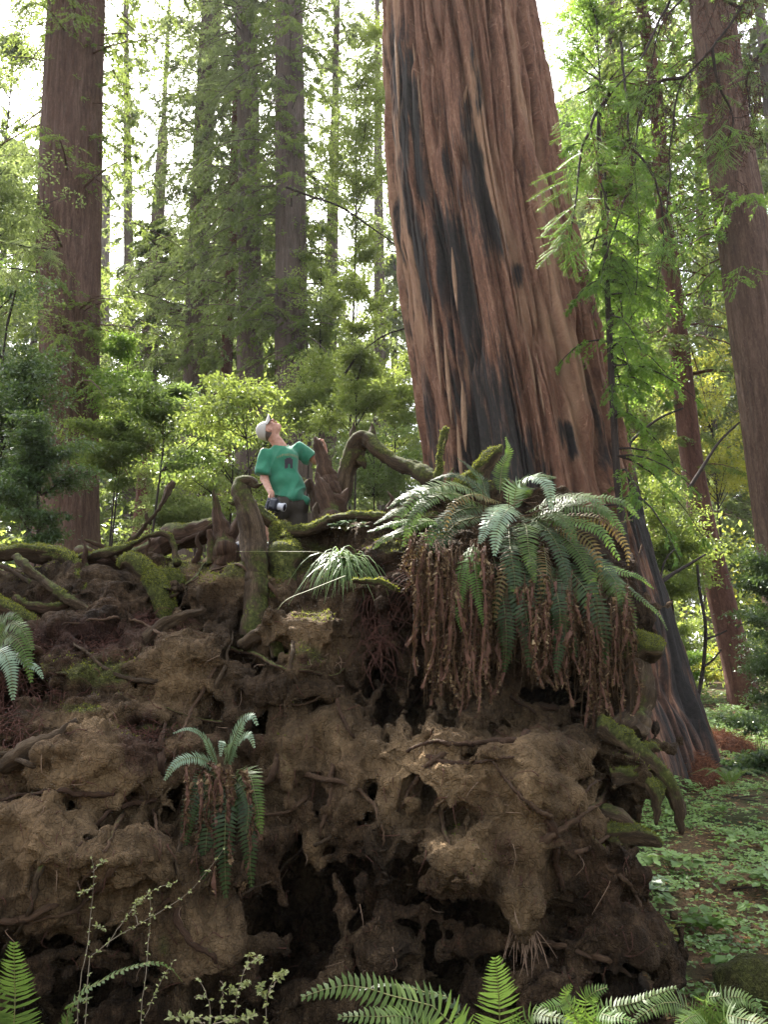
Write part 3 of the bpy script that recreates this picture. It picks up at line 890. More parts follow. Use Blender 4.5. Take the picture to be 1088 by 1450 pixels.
# thinner crest roots
for pts, lab in [([(0, 800, 3, 8.0), (22, 812, 3.5, 7.95), (48, 832, 3, 7.85), (60, 850, 3, 7.8)], None), ([(165, 795, 5, 8.2), (148, 778, 4, 8.2), (130, 768, 3, 8.2), (118, 764, 1, 8.2)], None), ([(245, 770, 4, 8.35), (268, 762, 4, 8.35), (288, 752, 3.5, 8.35), (306, 735, 2.5, 8.35), (312, 728, 1, 8.35)], "pale thin root lying over the red one"),
                 ([(275, 800, 5, 8.05), (283, 780, 4, 8.05), (279, 762, 3, 8.05), (284, 752, 1, 8.05)], None), ([(130, 815, 5, 8.0), (118, 795, 4, 8.0), (122, 778, 2.5, 8.0), (116, 770, 1, 8.0)], None), ([(215, 800, 4, 8.1), (206, 780, 3, 8.1), (212, 768, 2.5, 8.1), (205, 756, 1, 8.1)], None),
                 ([(305, 840, 6, 7.9), (307, 815, 5, 7.9), (312, 792, 4, 7.9), (316, 776, 2, 7.9), (319, 770, .8, 7.9)], "dark splinter of root standing before the spike"), ([(290, 838, 4, 7.85), (300, 828, 4.5, 7.85), (309, 814, 3, 7.85), (312, 808, 1, 7.85)], "stub with a bright yellow moss edge"),
                 ([(20, 850, 7, 7.7), (48, 862, 7, 7.65), (85, 858, 6, 7.65), (112, 842, 5, 7.7)], None), ([(560, 735, 5, 7.8), (548, 722, 4, 7.8), (556, 708, 3, 7.8), (550, 698, 1, 7.8)], None), ([(640, 700, 4, 7.7), (636, 678, 3, 7.7), (642, 662, 1.2, 7.7)], None), ([(455, 742, 5, 8.2), (446, 728, 4, 8.2), (449, 712, 2, 8.2)], None)]:
    root(pts, lab, mat=random.Random(len(pts) + int(pts[0][0])).choice([MROOT, MREDROOT]), mossy=.95 if pts[0][0] in (290, 640) else .45, ns=8)

# roots laid bare on the face: found by looking at the finished soil
from mathutils.bvhtree import BVHTree
BV = BVHTree.FromPolygons([tuple(v) for v in WADV], [tuple(q) for q in WADQ])


def hit(px, py):
    d = at(px, py, 8.0) - CAMP
    h = BV.ray_cast(Vector(CAMP), Vector(d / np.linalg.norm(d)), 14)
    return np.array(h[0]) if h[0] is not None else None


MFROOT = barkmat("soil_caked_root", (0.018, 0.010, 0.006), (0.06, 0.035, 0.02), (0.16, 0.105, 0.06), grain=2.2, moss=.8)
fr_ = random.Random(23)
made = 0
for tr_ in range(400):
    if made >= 58: break
    a, b = fr_.uniform(-20, 900), fr_.uniform(830, 1380)
    if fr_.random() < .55: ang = math.atan2(b - 980, a - 540) + fr_.gauss(0, .5)
    else: ang = fr_.uniform(0, 2 * PI)
    n = fr_.randint(6, 13)
    P = []
    for q in range(n):
        h = hit(a, b)
        if h is None: break
        P.append(h)
        ang += fr_.gauss(0, .28); a += math.cos(ang) * 17; b += math.sin(ang) * 17
    if len(P) < 5: continue
    P = np.array(P)
    if P[:, 1].max() - P[:, 1].min() > 1.3: continue
    Yd = P[:, 1]
    Ys = np.array([.5 * Yd[max(0, k - 1):k + 2].min() + .5 * Yd[max(0, k - 1):k + 2].mean() for k in range(len(Yd))])
    P = CAMP + (P - CAMP) * (Ys / Yd)[:, None]
    r0 = fr_.choice([.014, .018, .022, .028, .036])
    R = np.linspace(r0, r0 * .35, len(P))
    P = P + (CAMP - P) / np.linalg.norm(CAMP - P, axis=1)[:, None] * (R * .25)[:, None]
    P[0] += [0, .06, 0]; P[-1] += [0, .07, 0]
    C = spline(np.hstack([P, R[:, None]]), len(P) * 7)
    sd = made * 1.7
    def dsp2(th, s_, rr_):
        q = np.stack([np.cos(th) * 1.5 + sd, np.sin(th) * 1.5, s_ * 14], -1).reshape(-1, 3)
        return rr_ * (.35 * vnoise(q, 3) - .3 * np.abs(vnoise(q * 2.3, 4))).reshape(th.shape)
    V, F, bc = tube(C[:, :3] + RNG.normal(0, .0025, (len(C), 3)), np.maximum(C[:, 3], .004), 9, dsp2)
    part("root", fallen, V, F, fr_.choice([MFROOT, MFROOT, MROOT, MREDROOT]), True, {'bc': bc, 'moss': np.clip(.25 + .5 * vnormals(V, F[0])[:, 2], 0, 1) * fr_.choice([0, .5, .9])})
    made += 1

# the trunk that lies behind its root plate
lp = spline([(-0.9, 8.7, 1.2), (-1.0, 14, 1.25), (-1.2, 24, 1.6)], 80)
V, F, bc = tube(lp, np.linspace(1.42, 1.1, 80), 90, lambda th, s, r: .05 * vnoise(np.stack([np.cos(th) * 9, np.sin(th) * 9, s * .5], -1).reshape(-1, 3), 8).reshape(th.shape))
MBARKF = barkmat("fallen_bark", (0.03, 0.018, 0.013), (0.10, 0.058, 0.04), (0.2, 0.13, 0.09), moss=1.0)
part("trunk", fallen, V, F, MBARKF, True, {'bc': bc, 'moss': np.clip(vnormals(V, F[0])[:, 2], 0, 1)})

# ================================================================ the big scarred redwood
MBIG = barkmat("big_bark", (0.042, 0.019, 0.012), (0.165, 0.082, 0.052), (0.34, 0.20, 0.13), char=True, grain=.8)


def redwood_trunk(P, R, ns, deep, flare_seed=0, twist=0.0, lob=0.03):
    def dsp(th, s, rr_):
        tt = th + twist * s
        q = np.stack([np.cos(tt) * 1.2 + flare_seed, np.sin(tt) * 1.2, s * .05], -1).reshape(-1, 3)
        r0 = np.mean(R)
        q1 = np.stack([np.cos(tt) * r0 * 3.2, np.sin(tt) * r0 * 3.2, s * .10 + flare_seed], -1).reshape(-1, 3)
        q2 = np.stack([np.cos(tt) * r0 * 8, np.sin(tt) * r0 * 9, s * .32 + flare_seed], -1).reshape(-1, 3)
        q3 = np.stack([np.cos(tt) * r0 * 20, np.sin(tt) * r0 * 20, s * 2.2 + flare_seed], -1).reshape(-1, 3)
        n1, n2 = vnoise(q1, 12), vnoise(q2, 13)
        d = .55 * n1 - 1.5 * np.exp(-(n1 / .12) ** 2) + .4 * n2 - .95 * np.exp(-(n2 / .12) ** 2) + .3 * vnoise(q3, 14) + .8
        return rr_ * lob * 2 * vnoise(q, 11).reshape(th.shape) + deep * d.reshape(th.shape)
    return tube(P, R, ns, dsp)


BY = 15.0
prof = [(-420, 588, 716), (-200, 562, 736), (0, 545, 757), (150, 550, 780), (283, 558, 802), (455, 579, 841), (640, 604, 884), (760, 612, 910), (900, 606, 948), (1000, 598, 976), (1090, 590, 1008), (1180, 580, 1030)]
pp = []
for yy, l, r in prof:
    A, B = at(l, yy, BY), at(r, yy, BY)
    pp.append(np.append((A + B) / 2, np.linalg.norm(A - B) / 2 - .10))
pp = spline(np.array(pp)[::-1], 520)
V, F, bc = redwood_trunk(pp[:, :3], pp[:, 3], 860, .145, 2.0)
px, py = proj(V[:, 0], V[:, 1], V[:, 2])
uu = (px - np.interp(py, [p[0] for p in prof], [p[1] for p in prof])) / (np.interp(py, [p[0] for p in prof], [p[2] - p[1] for p in prof]))
# fire scars: shapes in (across, height) with ragged edges along the grain
wob = .06 * fbm(bc * np.array([2.5, 2.5, .7]), 3, 20)
def streak(u0, u1, y0, y1, ta=60, tb=60, lean=0.0):
    a = u0 + lean * (py - y0) / max(y1 - y0, 1); b = u1 + lean * (py - y0) / max(y1 - y0, 1)
    ins = np.clip((uu + wob - a) / .05 + .5, 0, 1) * np.clip((b - uu - wob) / .05 + .5, 0, 1)
    return ins * np.clip((py + 300 * wob - y0) / ta + .5, 0, 1) * np.clip((y1 - py - 300 * wob) / tb + .5, 0, 1)
ch = np.zeros(len(V))
for a in [(-.02, .5, 330, 760, 160, 60, .02), (.14, .50, 290, 700, 120, 60, .04), (.02, .12, 40, 700, 80, 60, .0), (.10, .20, 90, 360, 60, 60, .06), (.44, .56, 250, 350, 40, 30, .06), (.60, .68, 375, 405, 14, 14, .0), (.44, .50, 380, 470, 30, 30, .0), (.30, .52, 480, 700, 60, 40, .03),
          (.55, .60, 60, 170, 40, 40, .0), (.68, .70, 150, 300, 60, 60, .04), (.66, .74, 590, 650, 20, 20, .04), (.52, .58, 600, 720, 30, 30, .02), (.975, 1.1, 640, 1100, 120, 60, .0), (.70, 1.1, 800, 1140, 140, 60, -.04), (.62, 1.1, 930, 1140, 100, 60, -.02), (.60, 1.1, 960, 1100, 60, 60, .0), (.0, .5, 640, 720, 60, 60, .0), (.86, .9, 500, 700, 60, 60, .02)]:
    ch = np.maximum(ch, streak(*a) * (.40 if a[0] == -.02 else 1.0))
ch = np.maximum(ch, streak(.30, .52, 150, 360, 90, 60, .08))
ch = ch * np.clip(.78 + .6 * fbm(bc * np.array([3.5, 3.5, .5]), 3, 24), .15, 1)
pl = np.zeros(len(V))
for a in [(.0, .05, -60, 500, 90, 90, .0), (.5, .62, 90, 350, 60, 80, .0), (.78, .83, 0, 320, 60, 60, .05), (.70, .77, 420, 640, 60, 60, .02), (.60, .66, 280, 480, 60, 60, .02), (.33, .37, 360, 470, 50, 50, .02), (.24, .28, 500, 660, 50, 50, .02), (.79, .86, 350, 560, 50, 50, .02)]:
    pl = np.maximum(pl, streak(*a))
big = thing("redwood_tree", "massive redwood with reddish furrowed bark and black fire scars, rising behind the root ball", "tree", (float(pp[0][0]), float(pp[0][1]), .6))
part("trunk", big, V, F, MBIG, True, {'bc': bc, 'char': ch, 'pale': pl})
# loose slivers of bark
MSLIV = barkmat("bark_sliver", (0.12, 0.07, 0.045), (0.26, 0.16, 0.10), (0.42, 0.29, 0.19), grain=1.6)
for k, (a, b, c, d, r) in enumerate([(560, 20, 566, 170, 3), (665, 110, 650, 170, 3), (672, 340, 690, 420, 4), (640, 350, 648, 440, 3), (612, 420, 626, 560, 3), (655, 540, 660, 640, 4), (648, 600, 655, 690, 3), (585, 60, 600, 190, 3), (745, 480, 760, 560, 3), (700, 20, 715, 130, 3), (760, 500, 772, 590, 3), (630, 480, 640, 600, 3)]):
    Y0 = BY - pp[:, 3].mean() * .98
    n = 14
    q = []
    for s in np.linspace(0, 1, n):
        X, Yp = a + (c - a) * s, b + (d - b) * s
        l = np.interp(Yp, [p[0] for p in prof], [p[1] for p in prof]); r_ = np.interp(Yp, [p[0] for p in prof], [p[2] for p in prof])
        cen = (l + r_) / 2; hw = (r_ - l) / 2
        R_ = hw * BY / FPX * 1.02
        dy = math.sqrt(max(1 - ((X - cen) / hw) ** 2, 0.05)) * R_
        q.append(at(X, Yp, BY - dy - .02 - .06 * (1 - s) * (k % 3 == 0)))
    q = np.array(q)
    V, F, bc = tube(q, np.sin(np.linspace(.15, PI - .1, n)) * r * .012, 6)
    part("bark_strip", big, V, F, MSLIV, True, {'bc': bc})

# ================================================================ foliage
def conifer(trunk, z0, z1, Lmax, nb, leaf=.08, twigs=12, per=16, droop=.45, rng=None, Lmin=.25, thin=.0, az=None, wide=.36):
    """drooping redwood boughs along a trunk polyline (n,3).  returns foliage (V,F) and limb Geo"""
    rng = rng or RNG
    nb = int(nb * 1.2); per = int(per * 1.6); Lmax = Lmax * 1.15
    C, D, Nn = [], [], []
    limbs = Geo()
    for b in range(nb):
        u = rng.uniform(0, 1)
        z = z0 + (z1 - z0) * u
        base = np.array([np.interp(z, trunk[:, 2], trunk[:, k]) for k in range(3)])
        a = rng.uniform(0, 2 * PI) if az is None else rng.normal(az[0], az[1])
        L = (Lmin + (1 - Lmin) * (1 - u) ** .7) * Lmax * rng.uniform(.45, 1.1)
        h = np.array([math.cos(a), math.sin(a), 0])
        e0 = rng.uniform(-.1, .35); dr = droop * rng.uniform(.6, 1.4)
        def pos(t): return base + h * (L * t)[..., None] + np.array([0, 0, 1.]) * (L * (e0 * t - dr * t * t))[..., None]
        tl = np.linspace(0, 1, 6)
        V, F, bc = tube(pos(tl), np.linspace(.012 + .008 * L, .004, 6), 4, cap=False)
        limbs.add(V, F, bc=bc)
        t = rng.uniform(.12, 1, twigs)
        p = pos(t)
        fw = norm(h[None] + np.array([0, 0, 1.]) * (e0 - 2 * dr * t)[:, None])
        side = np.cross(fw, [0, 0, 1.]) * rng.choice([-1, 1], twigs)[:, None]
        td = norm(side * .8 + fw * rng.uniform(.25, .9, twigs)[:, None] + np.array([0, 0, -1.]) * rng.uniform(.0, .7, twigs)[:, None])
        tl_ = L * wide * (1.15 - t) * rng.uniform(.5, 1.2, twigs) + leaf
        k = per
        s = rng.uniform(0, 1, (twigs, k))
        q = p[:, None] + td[:, None] * (tl_[:, None] * s)[..., None] + np.array([0, 0, -1.]) * (.25 * tl_[:, None] * s * s)[..., None]
        q = q + rng.normal(0, leaf * .25, q.shape)
        cr = np.cross(td, [0, 0, 1.])
        ld = td[:, None] * .7 + cr[:, None] * rng.choice([-1, 1], (twigs, k))[..., None] * .7 + rng.normal(0, .25, q.shape)
        ld[..., 2] -= .2
        nn = np.array([0, 0, 1.]) + rng.normal(0, .45, q.shape)
        C.append(q.reshape(-1, 3)); D.append(ld.reshape(-1, 3)); Nn.append(nn.reshape(-1, 3))
    C, D, Nn = np.concatenate(C), np.concatenate(D), np.concatenate(Nn)
    return leaves(C, D, Nn, leaf * rng.uniform(.8, 1.6, len(C)), leaf * rng.uniform(.35, .6, len(C))), limbs


def cloud(cen, rad, ncl, per, crad, leaf, rng=None, flat=.55, hollow=.3, asp=.5):
    """broadleaf crown: limbs fanning out of the stem, flattish sprays of leaves along them. returns (V,F), limb polylines"""
    rng = rng or RNG
    cen, rad = np.array(cen), np.array(rad)
    nl = int(np.clip(ncl // 16, 7, 30))
    limbs, cc, dd = [], [], []
    for k in range(nl):
        v = norm(rng.normal(0, 1, 3)) * rng.uniform(.45, 1.4)
        tip = v * rad
        zb = max(-1.0 * rad[2], tip[2] - rng.uniform(.3, .8) * np.hypot(tip[0], tip[1]) - .1 * rad[2])
        b = np.array([0, 0, zb])
        mid = (b + tip) / 2 + np.array([0, 0, .12 * np.linalg.norm(tip - b)]) + rng.normal(0, .05, 3) * np.linalg.norm(tip - b)
        P = spline([b, mid, tip], 12) + cen
        limbs.append(P)
        m = max(3, int(ncl / nl * rng.uniform(.3, 1.7)))
        t = rng.uniform(.3, 1, m) * 11
        i = np.minimum(t.astype(int), 10)
        p = P[i] + (P[i + 1] - P[i]) * (t - i)[:, None]
        L = np.linalg.norm(tip - b)
        sd = norm(np.cross(P[i + 1] - P[i], [0, 0, 1.])) * rng.choice([-1, 1], m)[:, None]
        p = p + sd * (L * .3 * rng.uniform(0, 1, m))[:, None] + rng.normal(0, .05, (m, 3)) * L
        cc.append(p); dd.append(norm(norm(P[i + 1] - P[i]) * .7 + sd * .7 + rng.normal(0, .2, (m, 3))) * np.array([1, 1, .5]))
    cc, outd = np.concatenate(cc), norm(np.concatenate(dd))
    n = len(cc)
    cr_ = crad * rng.uniform(.5, 1.3, n)
    s = rng.uniform(-1, 1, (n, per))
    sd = norm(np.cross(outd, [0, 0, 1.]))
    q = cc[:, None] + outd[:, None] * (s * cr_[:, None])[..., None] + sd[:, None] * (rng.normal(0, .4, (n, per)) * cr_[:, None])[..., None]
    q[..., 2] += rng.normal(0, .10, (n, per)) * cr_[:, None] - .25 * (s * s) * cr_[:, None]
    d = outd[:, None] * .6 + rng.normal(0, .6, q.shape); d[..., 2] -= .25
    nn = np.array([0, 0, 1.]) + rng.normal(0, 1 - flat, q.shape)
    q = q.reshape(-1, 3)
    return leaves(q, d.reshape(-1, 3), nn.reshape(-1, 3), leaf * rng.uniform(.7, 1.4, len(q)), leaf * asp * rng.uniform(.8, 1.2, len(q))), limbs


def limb_to(g, base, tips, r0, r1=.006, rng=None, sag=.1, ns=5):
    rng = rng or RNG
    for t in tips:
        m = (np.array(base) + t) / 2 + rng.normal(0, .06, 3) * np.linalg.norm(t - base) + np.array([0, 0, sag * np.linalg.norm(t - base)])
        P = spline([base, m, t], 8)
        V, F, bc = tube(P, np.linspace(r0, r1, 8), ns, cap=False)
        g.add(V, F, bc=bc)


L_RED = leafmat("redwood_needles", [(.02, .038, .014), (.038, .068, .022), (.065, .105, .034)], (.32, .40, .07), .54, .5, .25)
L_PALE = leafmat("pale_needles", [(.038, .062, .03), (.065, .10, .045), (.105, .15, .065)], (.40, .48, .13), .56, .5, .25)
L_BRIGHT = leafmat("young_needles", [(.035, .08, .015), (.07, .145, .025), (.12, .21, .04)], (.30, .46, .05), .5, .5, .3)
L_BROAD = leafmat("broad_leaves", [(.026, .052, .013), (.055, .098, .022), (.10, .155, .032)], (.42, .50, .09), .55, .32, .5)
L_LIME = leafmat("lime_leaves", [(.024, .05, .014), (.048, .088, .022), (.10, .135, .034)], (.26, .36, .07), .48, .34, .45)
L_GLOSS = leafmat("glossy_leaves", [(.016, .034, .016), (.03, .058, .026), (.05, .085, .035)], (.20, .30, .05), .4, .28, .5)
L_YELLOW = leafmat("autumn_leaves", [(.05, .09, .015), (.12, .16, .025), (.26, .24, .04)], (.55, .52, .06), .55, .4, .4)
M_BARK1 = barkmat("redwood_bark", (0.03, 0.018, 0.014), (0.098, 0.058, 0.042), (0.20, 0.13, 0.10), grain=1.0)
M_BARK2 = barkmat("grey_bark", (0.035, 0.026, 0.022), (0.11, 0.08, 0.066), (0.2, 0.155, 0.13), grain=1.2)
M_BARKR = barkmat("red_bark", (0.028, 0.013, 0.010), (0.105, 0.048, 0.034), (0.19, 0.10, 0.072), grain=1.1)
M_TWIG = barkmat("dark_twig", (0.012, 0.009, 0.008), (0.035, 0.026, 0.022), (0.075, 0.058, 0.05), grain=3)


def trunk_px(pts, Y, n=120):
    P = np.array([np.append(at(a, b, Y), .5 * wd * ppm(Y) * (1 + .0 * b)) for a, b, wd in pts])
    P[:, 3] *= 1.02
    P = P[np.argsort(P[:, 2])]
    return spline(P, n)


def tall_tree(name, label, Y, pts, mat, leafm, crown=None, ns=64, deep=None, nrow=160, group=None, cat="tree", extra=None, seed=0):
    """pts px polyline of the trunk with widths (px).  It is run down to the ground and up out of sight."""
    pts = sorted(pts, key=lambda p: p[1])
    (a0, b0, w0), (a1, b1, w1) = pts[0], pts[1]
    top = (a0 + (a0 - a1) / (b1 - b0) * (b0 + 900), -900, max(w0 * .8, 2)) if b0 < 60 else None
    P = trunk_px(([top] if top else []) + pts, Y, nrow)
    # down to the ground
    g0 = float(gh(P[0, 0], P[0, 1])) - .15
    if P[0, 2] > g0:
        d = (P[0] - P[4]) / max(P[4, 2] - P[0, 2], 1e-3)
        ex = P[0] + d * (P[0, 2] - g0)
        ex[3] = P[0, 3] * 1.25
        P = np.vstack([spline(np.vstack([ex, P[0]]), max(4, int((P[0, 2] - g0) / .1)))[:-1], P])
    root_ = thing(name, label, cat, (P[0, 0], P[0, 1], g0 + .15), group)
    r = P[:, 3].mean()
    V, F, bc = redwood_trunk(P[:, :3], P[:, 3], ns, deep if deep is not None else min(.05, r * .06), seed * 3.7, 0, .03)
    tg = Geo(); tg.add(V, F, bc=bc)
    fol = Geo()
    for c in (crown or []):
        (V2, F2), lb = conifer(P, c[0], c[1], c[2], c[3], **(c[4] if len(c) > 4 else {}))
        fol.add(V2, F2)
        if lb.n:
            v, f_ = lb.out(); tg.add(v, f_, **lb.attrs())
    V, F = tg.out()
    part("trunk", root_, V, F, mat, True, tg.attrs())
    if fol.n:
        V, F = fol.out()
        part("crown", root_, V, F, leafm)
    return root_, P


def R_(s): return np.random.default_rng(s)


tall_tree("redwood_tree", "thick pinkish brown redwood trunk with shaggy bark, standing in the leafy shrubs", 24,
          [(110, -40, 86), (103, 120, 88), (97, 350, 90), (99, 550, 78), (97, 700, 80), (93, 780, 92)], M_BARK1, L_RED,
          [(9, 30, 4.4, 110, dict(leaf=.085, per=22, rng=R_(1), droop=.5, Lmin=.6))], 200, .035, 320, seed=1)
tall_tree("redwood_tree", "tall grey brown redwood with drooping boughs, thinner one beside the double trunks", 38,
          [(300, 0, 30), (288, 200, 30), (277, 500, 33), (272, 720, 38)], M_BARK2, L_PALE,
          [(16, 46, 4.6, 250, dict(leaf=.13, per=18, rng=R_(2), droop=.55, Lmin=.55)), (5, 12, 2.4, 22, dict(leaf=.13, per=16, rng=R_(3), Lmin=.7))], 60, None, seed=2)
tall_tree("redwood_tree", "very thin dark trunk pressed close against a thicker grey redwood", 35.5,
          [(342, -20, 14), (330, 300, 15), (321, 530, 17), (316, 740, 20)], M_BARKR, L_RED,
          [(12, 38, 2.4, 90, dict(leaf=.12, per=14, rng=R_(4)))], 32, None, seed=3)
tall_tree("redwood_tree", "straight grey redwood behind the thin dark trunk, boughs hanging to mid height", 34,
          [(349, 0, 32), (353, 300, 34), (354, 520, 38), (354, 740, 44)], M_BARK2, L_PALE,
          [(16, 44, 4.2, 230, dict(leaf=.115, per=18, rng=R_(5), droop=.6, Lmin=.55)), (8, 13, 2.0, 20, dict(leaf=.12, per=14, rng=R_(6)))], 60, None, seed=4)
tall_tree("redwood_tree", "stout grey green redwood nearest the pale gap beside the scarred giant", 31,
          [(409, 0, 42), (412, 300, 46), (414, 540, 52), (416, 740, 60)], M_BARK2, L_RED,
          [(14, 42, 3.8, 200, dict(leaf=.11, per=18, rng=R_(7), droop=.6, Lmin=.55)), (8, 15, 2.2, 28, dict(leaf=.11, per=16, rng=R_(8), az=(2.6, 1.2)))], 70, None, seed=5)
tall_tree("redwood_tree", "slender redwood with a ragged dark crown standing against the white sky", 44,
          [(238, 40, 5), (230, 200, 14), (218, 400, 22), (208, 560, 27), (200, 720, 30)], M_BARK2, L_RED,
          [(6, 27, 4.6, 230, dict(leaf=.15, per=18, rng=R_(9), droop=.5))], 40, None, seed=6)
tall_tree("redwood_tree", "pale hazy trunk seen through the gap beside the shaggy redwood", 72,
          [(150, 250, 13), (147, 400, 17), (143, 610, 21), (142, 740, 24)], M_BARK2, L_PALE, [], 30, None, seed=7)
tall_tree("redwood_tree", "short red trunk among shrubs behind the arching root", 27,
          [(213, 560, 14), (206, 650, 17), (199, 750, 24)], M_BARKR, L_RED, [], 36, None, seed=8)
tall_tree("redwood_tree", "leaning slender redwood between the scarred giant and the wide right trunk", 21.5,
          [(905, -20, 18), (928, 120, 20), (941, 300, 25), (962, 480, 30), (985, 680, 34), (1021, 840, 38), (1050, 960, 44), (1060, 1035, 50)], M_BARKR, L_RED,
          [(9.5, 28, 2.8, 130, dict(leaf=.075, per=20, rng=R_(10), droop=.6)), (5, 9.5, 1.5, 16, dict(leaf=.07, per=16, rng=R_(11)))], 60, None, seed=9)
tall_tree("redwood_tree", "wide reddish trunk at the edge of the view, straight vertical bark", 19,
          [(1008, 0, 64), (1030, 180, 67), (1056, 350, 73), (1106, 680, 84), (1142, 950, 96), (1152, 1030, 115)], M_BARK1, L_BRIGHT,
          [(11, 26, 2.4, 60, dict(leaf=.07, per=18, rng=R_(12), droop=.7, az=(3.6, .9)))], 170, .028, 300, seed=10)
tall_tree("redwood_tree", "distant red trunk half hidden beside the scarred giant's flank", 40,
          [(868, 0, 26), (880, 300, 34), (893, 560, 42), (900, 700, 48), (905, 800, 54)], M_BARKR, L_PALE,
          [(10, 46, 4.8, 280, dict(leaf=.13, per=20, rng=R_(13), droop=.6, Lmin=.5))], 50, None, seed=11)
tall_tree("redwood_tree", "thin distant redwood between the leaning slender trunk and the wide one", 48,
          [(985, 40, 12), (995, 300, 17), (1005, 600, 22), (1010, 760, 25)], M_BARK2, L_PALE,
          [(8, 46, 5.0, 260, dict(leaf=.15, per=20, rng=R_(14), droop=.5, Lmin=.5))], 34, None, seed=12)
tall_tree("young_tree", "thin black sapling trunk standing close beside the scarred giant", 13.2,
          [(846, 120, 5), (853, 260, 7), (860, 400, 8), (868, 560, 9), (876, 690, 10), (890, 800, 12)], M_TWIG, L_BRIGHT,
          [(4.5, 10.8, 1.35, 46, dict(leaf=.05, per=22, rng=R_(15), droop=.7, Lmin=.6, az=(-.6, 1.2)))], 14, .004, seed=13)

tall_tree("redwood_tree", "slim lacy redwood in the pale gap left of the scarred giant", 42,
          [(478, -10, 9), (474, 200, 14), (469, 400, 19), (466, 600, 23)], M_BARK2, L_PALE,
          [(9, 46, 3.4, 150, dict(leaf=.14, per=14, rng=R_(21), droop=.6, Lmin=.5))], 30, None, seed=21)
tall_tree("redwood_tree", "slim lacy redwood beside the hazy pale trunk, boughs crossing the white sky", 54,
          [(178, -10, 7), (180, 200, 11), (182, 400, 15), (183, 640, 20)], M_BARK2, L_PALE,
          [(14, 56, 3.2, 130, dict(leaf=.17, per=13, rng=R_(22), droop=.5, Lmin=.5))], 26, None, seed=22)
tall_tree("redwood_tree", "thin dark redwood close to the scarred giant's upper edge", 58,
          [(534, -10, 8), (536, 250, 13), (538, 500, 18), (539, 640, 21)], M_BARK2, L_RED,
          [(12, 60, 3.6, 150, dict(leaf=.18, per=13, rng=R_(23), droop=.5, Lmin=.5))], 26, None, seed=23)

# far trees: a few kinds, copied
kinds = []
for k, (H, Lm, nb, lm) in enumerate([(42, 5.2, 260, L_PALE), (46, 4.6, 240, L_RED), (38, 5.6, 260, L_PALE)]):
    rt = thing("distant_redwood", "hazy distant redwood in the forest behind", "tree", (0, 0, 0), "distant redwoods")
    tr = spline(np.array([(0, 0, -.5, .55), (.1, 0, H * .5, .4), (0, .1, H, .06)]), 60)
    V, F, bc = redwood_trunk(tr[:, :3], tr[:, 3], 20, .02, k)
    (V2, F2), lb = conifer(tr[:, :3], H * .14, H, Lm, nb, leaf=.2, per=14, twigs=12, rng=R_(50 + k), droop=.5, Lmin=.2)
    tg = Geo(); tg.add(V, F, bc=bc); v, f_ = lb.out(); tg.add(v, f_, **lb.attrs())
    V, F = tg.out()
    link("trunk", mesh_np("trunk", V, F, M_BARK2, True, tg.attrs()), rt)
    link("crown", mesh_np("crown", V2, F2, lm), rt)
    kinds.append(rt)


def copy_tree(o):
    c = o.copy(); COL.objects.link(c)
    for ch in o.children:
        d = ch.copy(); COL.objects.link(d); d.parent = c
    return c


far = [(-40, 58, .95), (40, 62, 1.1), (20, 75, 1.2), (-110, 50, 1.), (250, 66, .8), (262, 84, 1.2), (305, 58, .9), (392, 60, .85), (450, 75, .7), (470, 56, .62), (500, 88, .8), (530, 66, .62), (560, 60, .75), (365, 80, 1.1),
       (830, 60, 1.15), (870, 75, 1.2), (930, 55, .95), (960, 80, 1.1), (905, 90, 1.3), (1040, 62, .7), (1075, 85, .9), (1120, 60, 1.1), (1160, 45, 1.1), (800, 70, 1.2), (180, 90, .62), (110, 80, .9), (-180, 70, 1.2), (-260, 55, 1.1), (1230, 60, 1.2), (1300, 70, 1.2)]
for i, (p, Y, s) in enumerate(far):
    o = kinds[i] if i < 3 else copy_tree(kinds[i % 3])
    q = at(p, 800, Y)
    o.location = (q[0], Y, float(gh(q[0], Y)))
    o.rotation_euler = (0, 0, i * 2.4)
    o.scale = (s ** .5, s ** .5, s)

# overhead canopy of trees standing beside and behind the viewer's place: they shade the clearing
rr2 = random.Random(3)

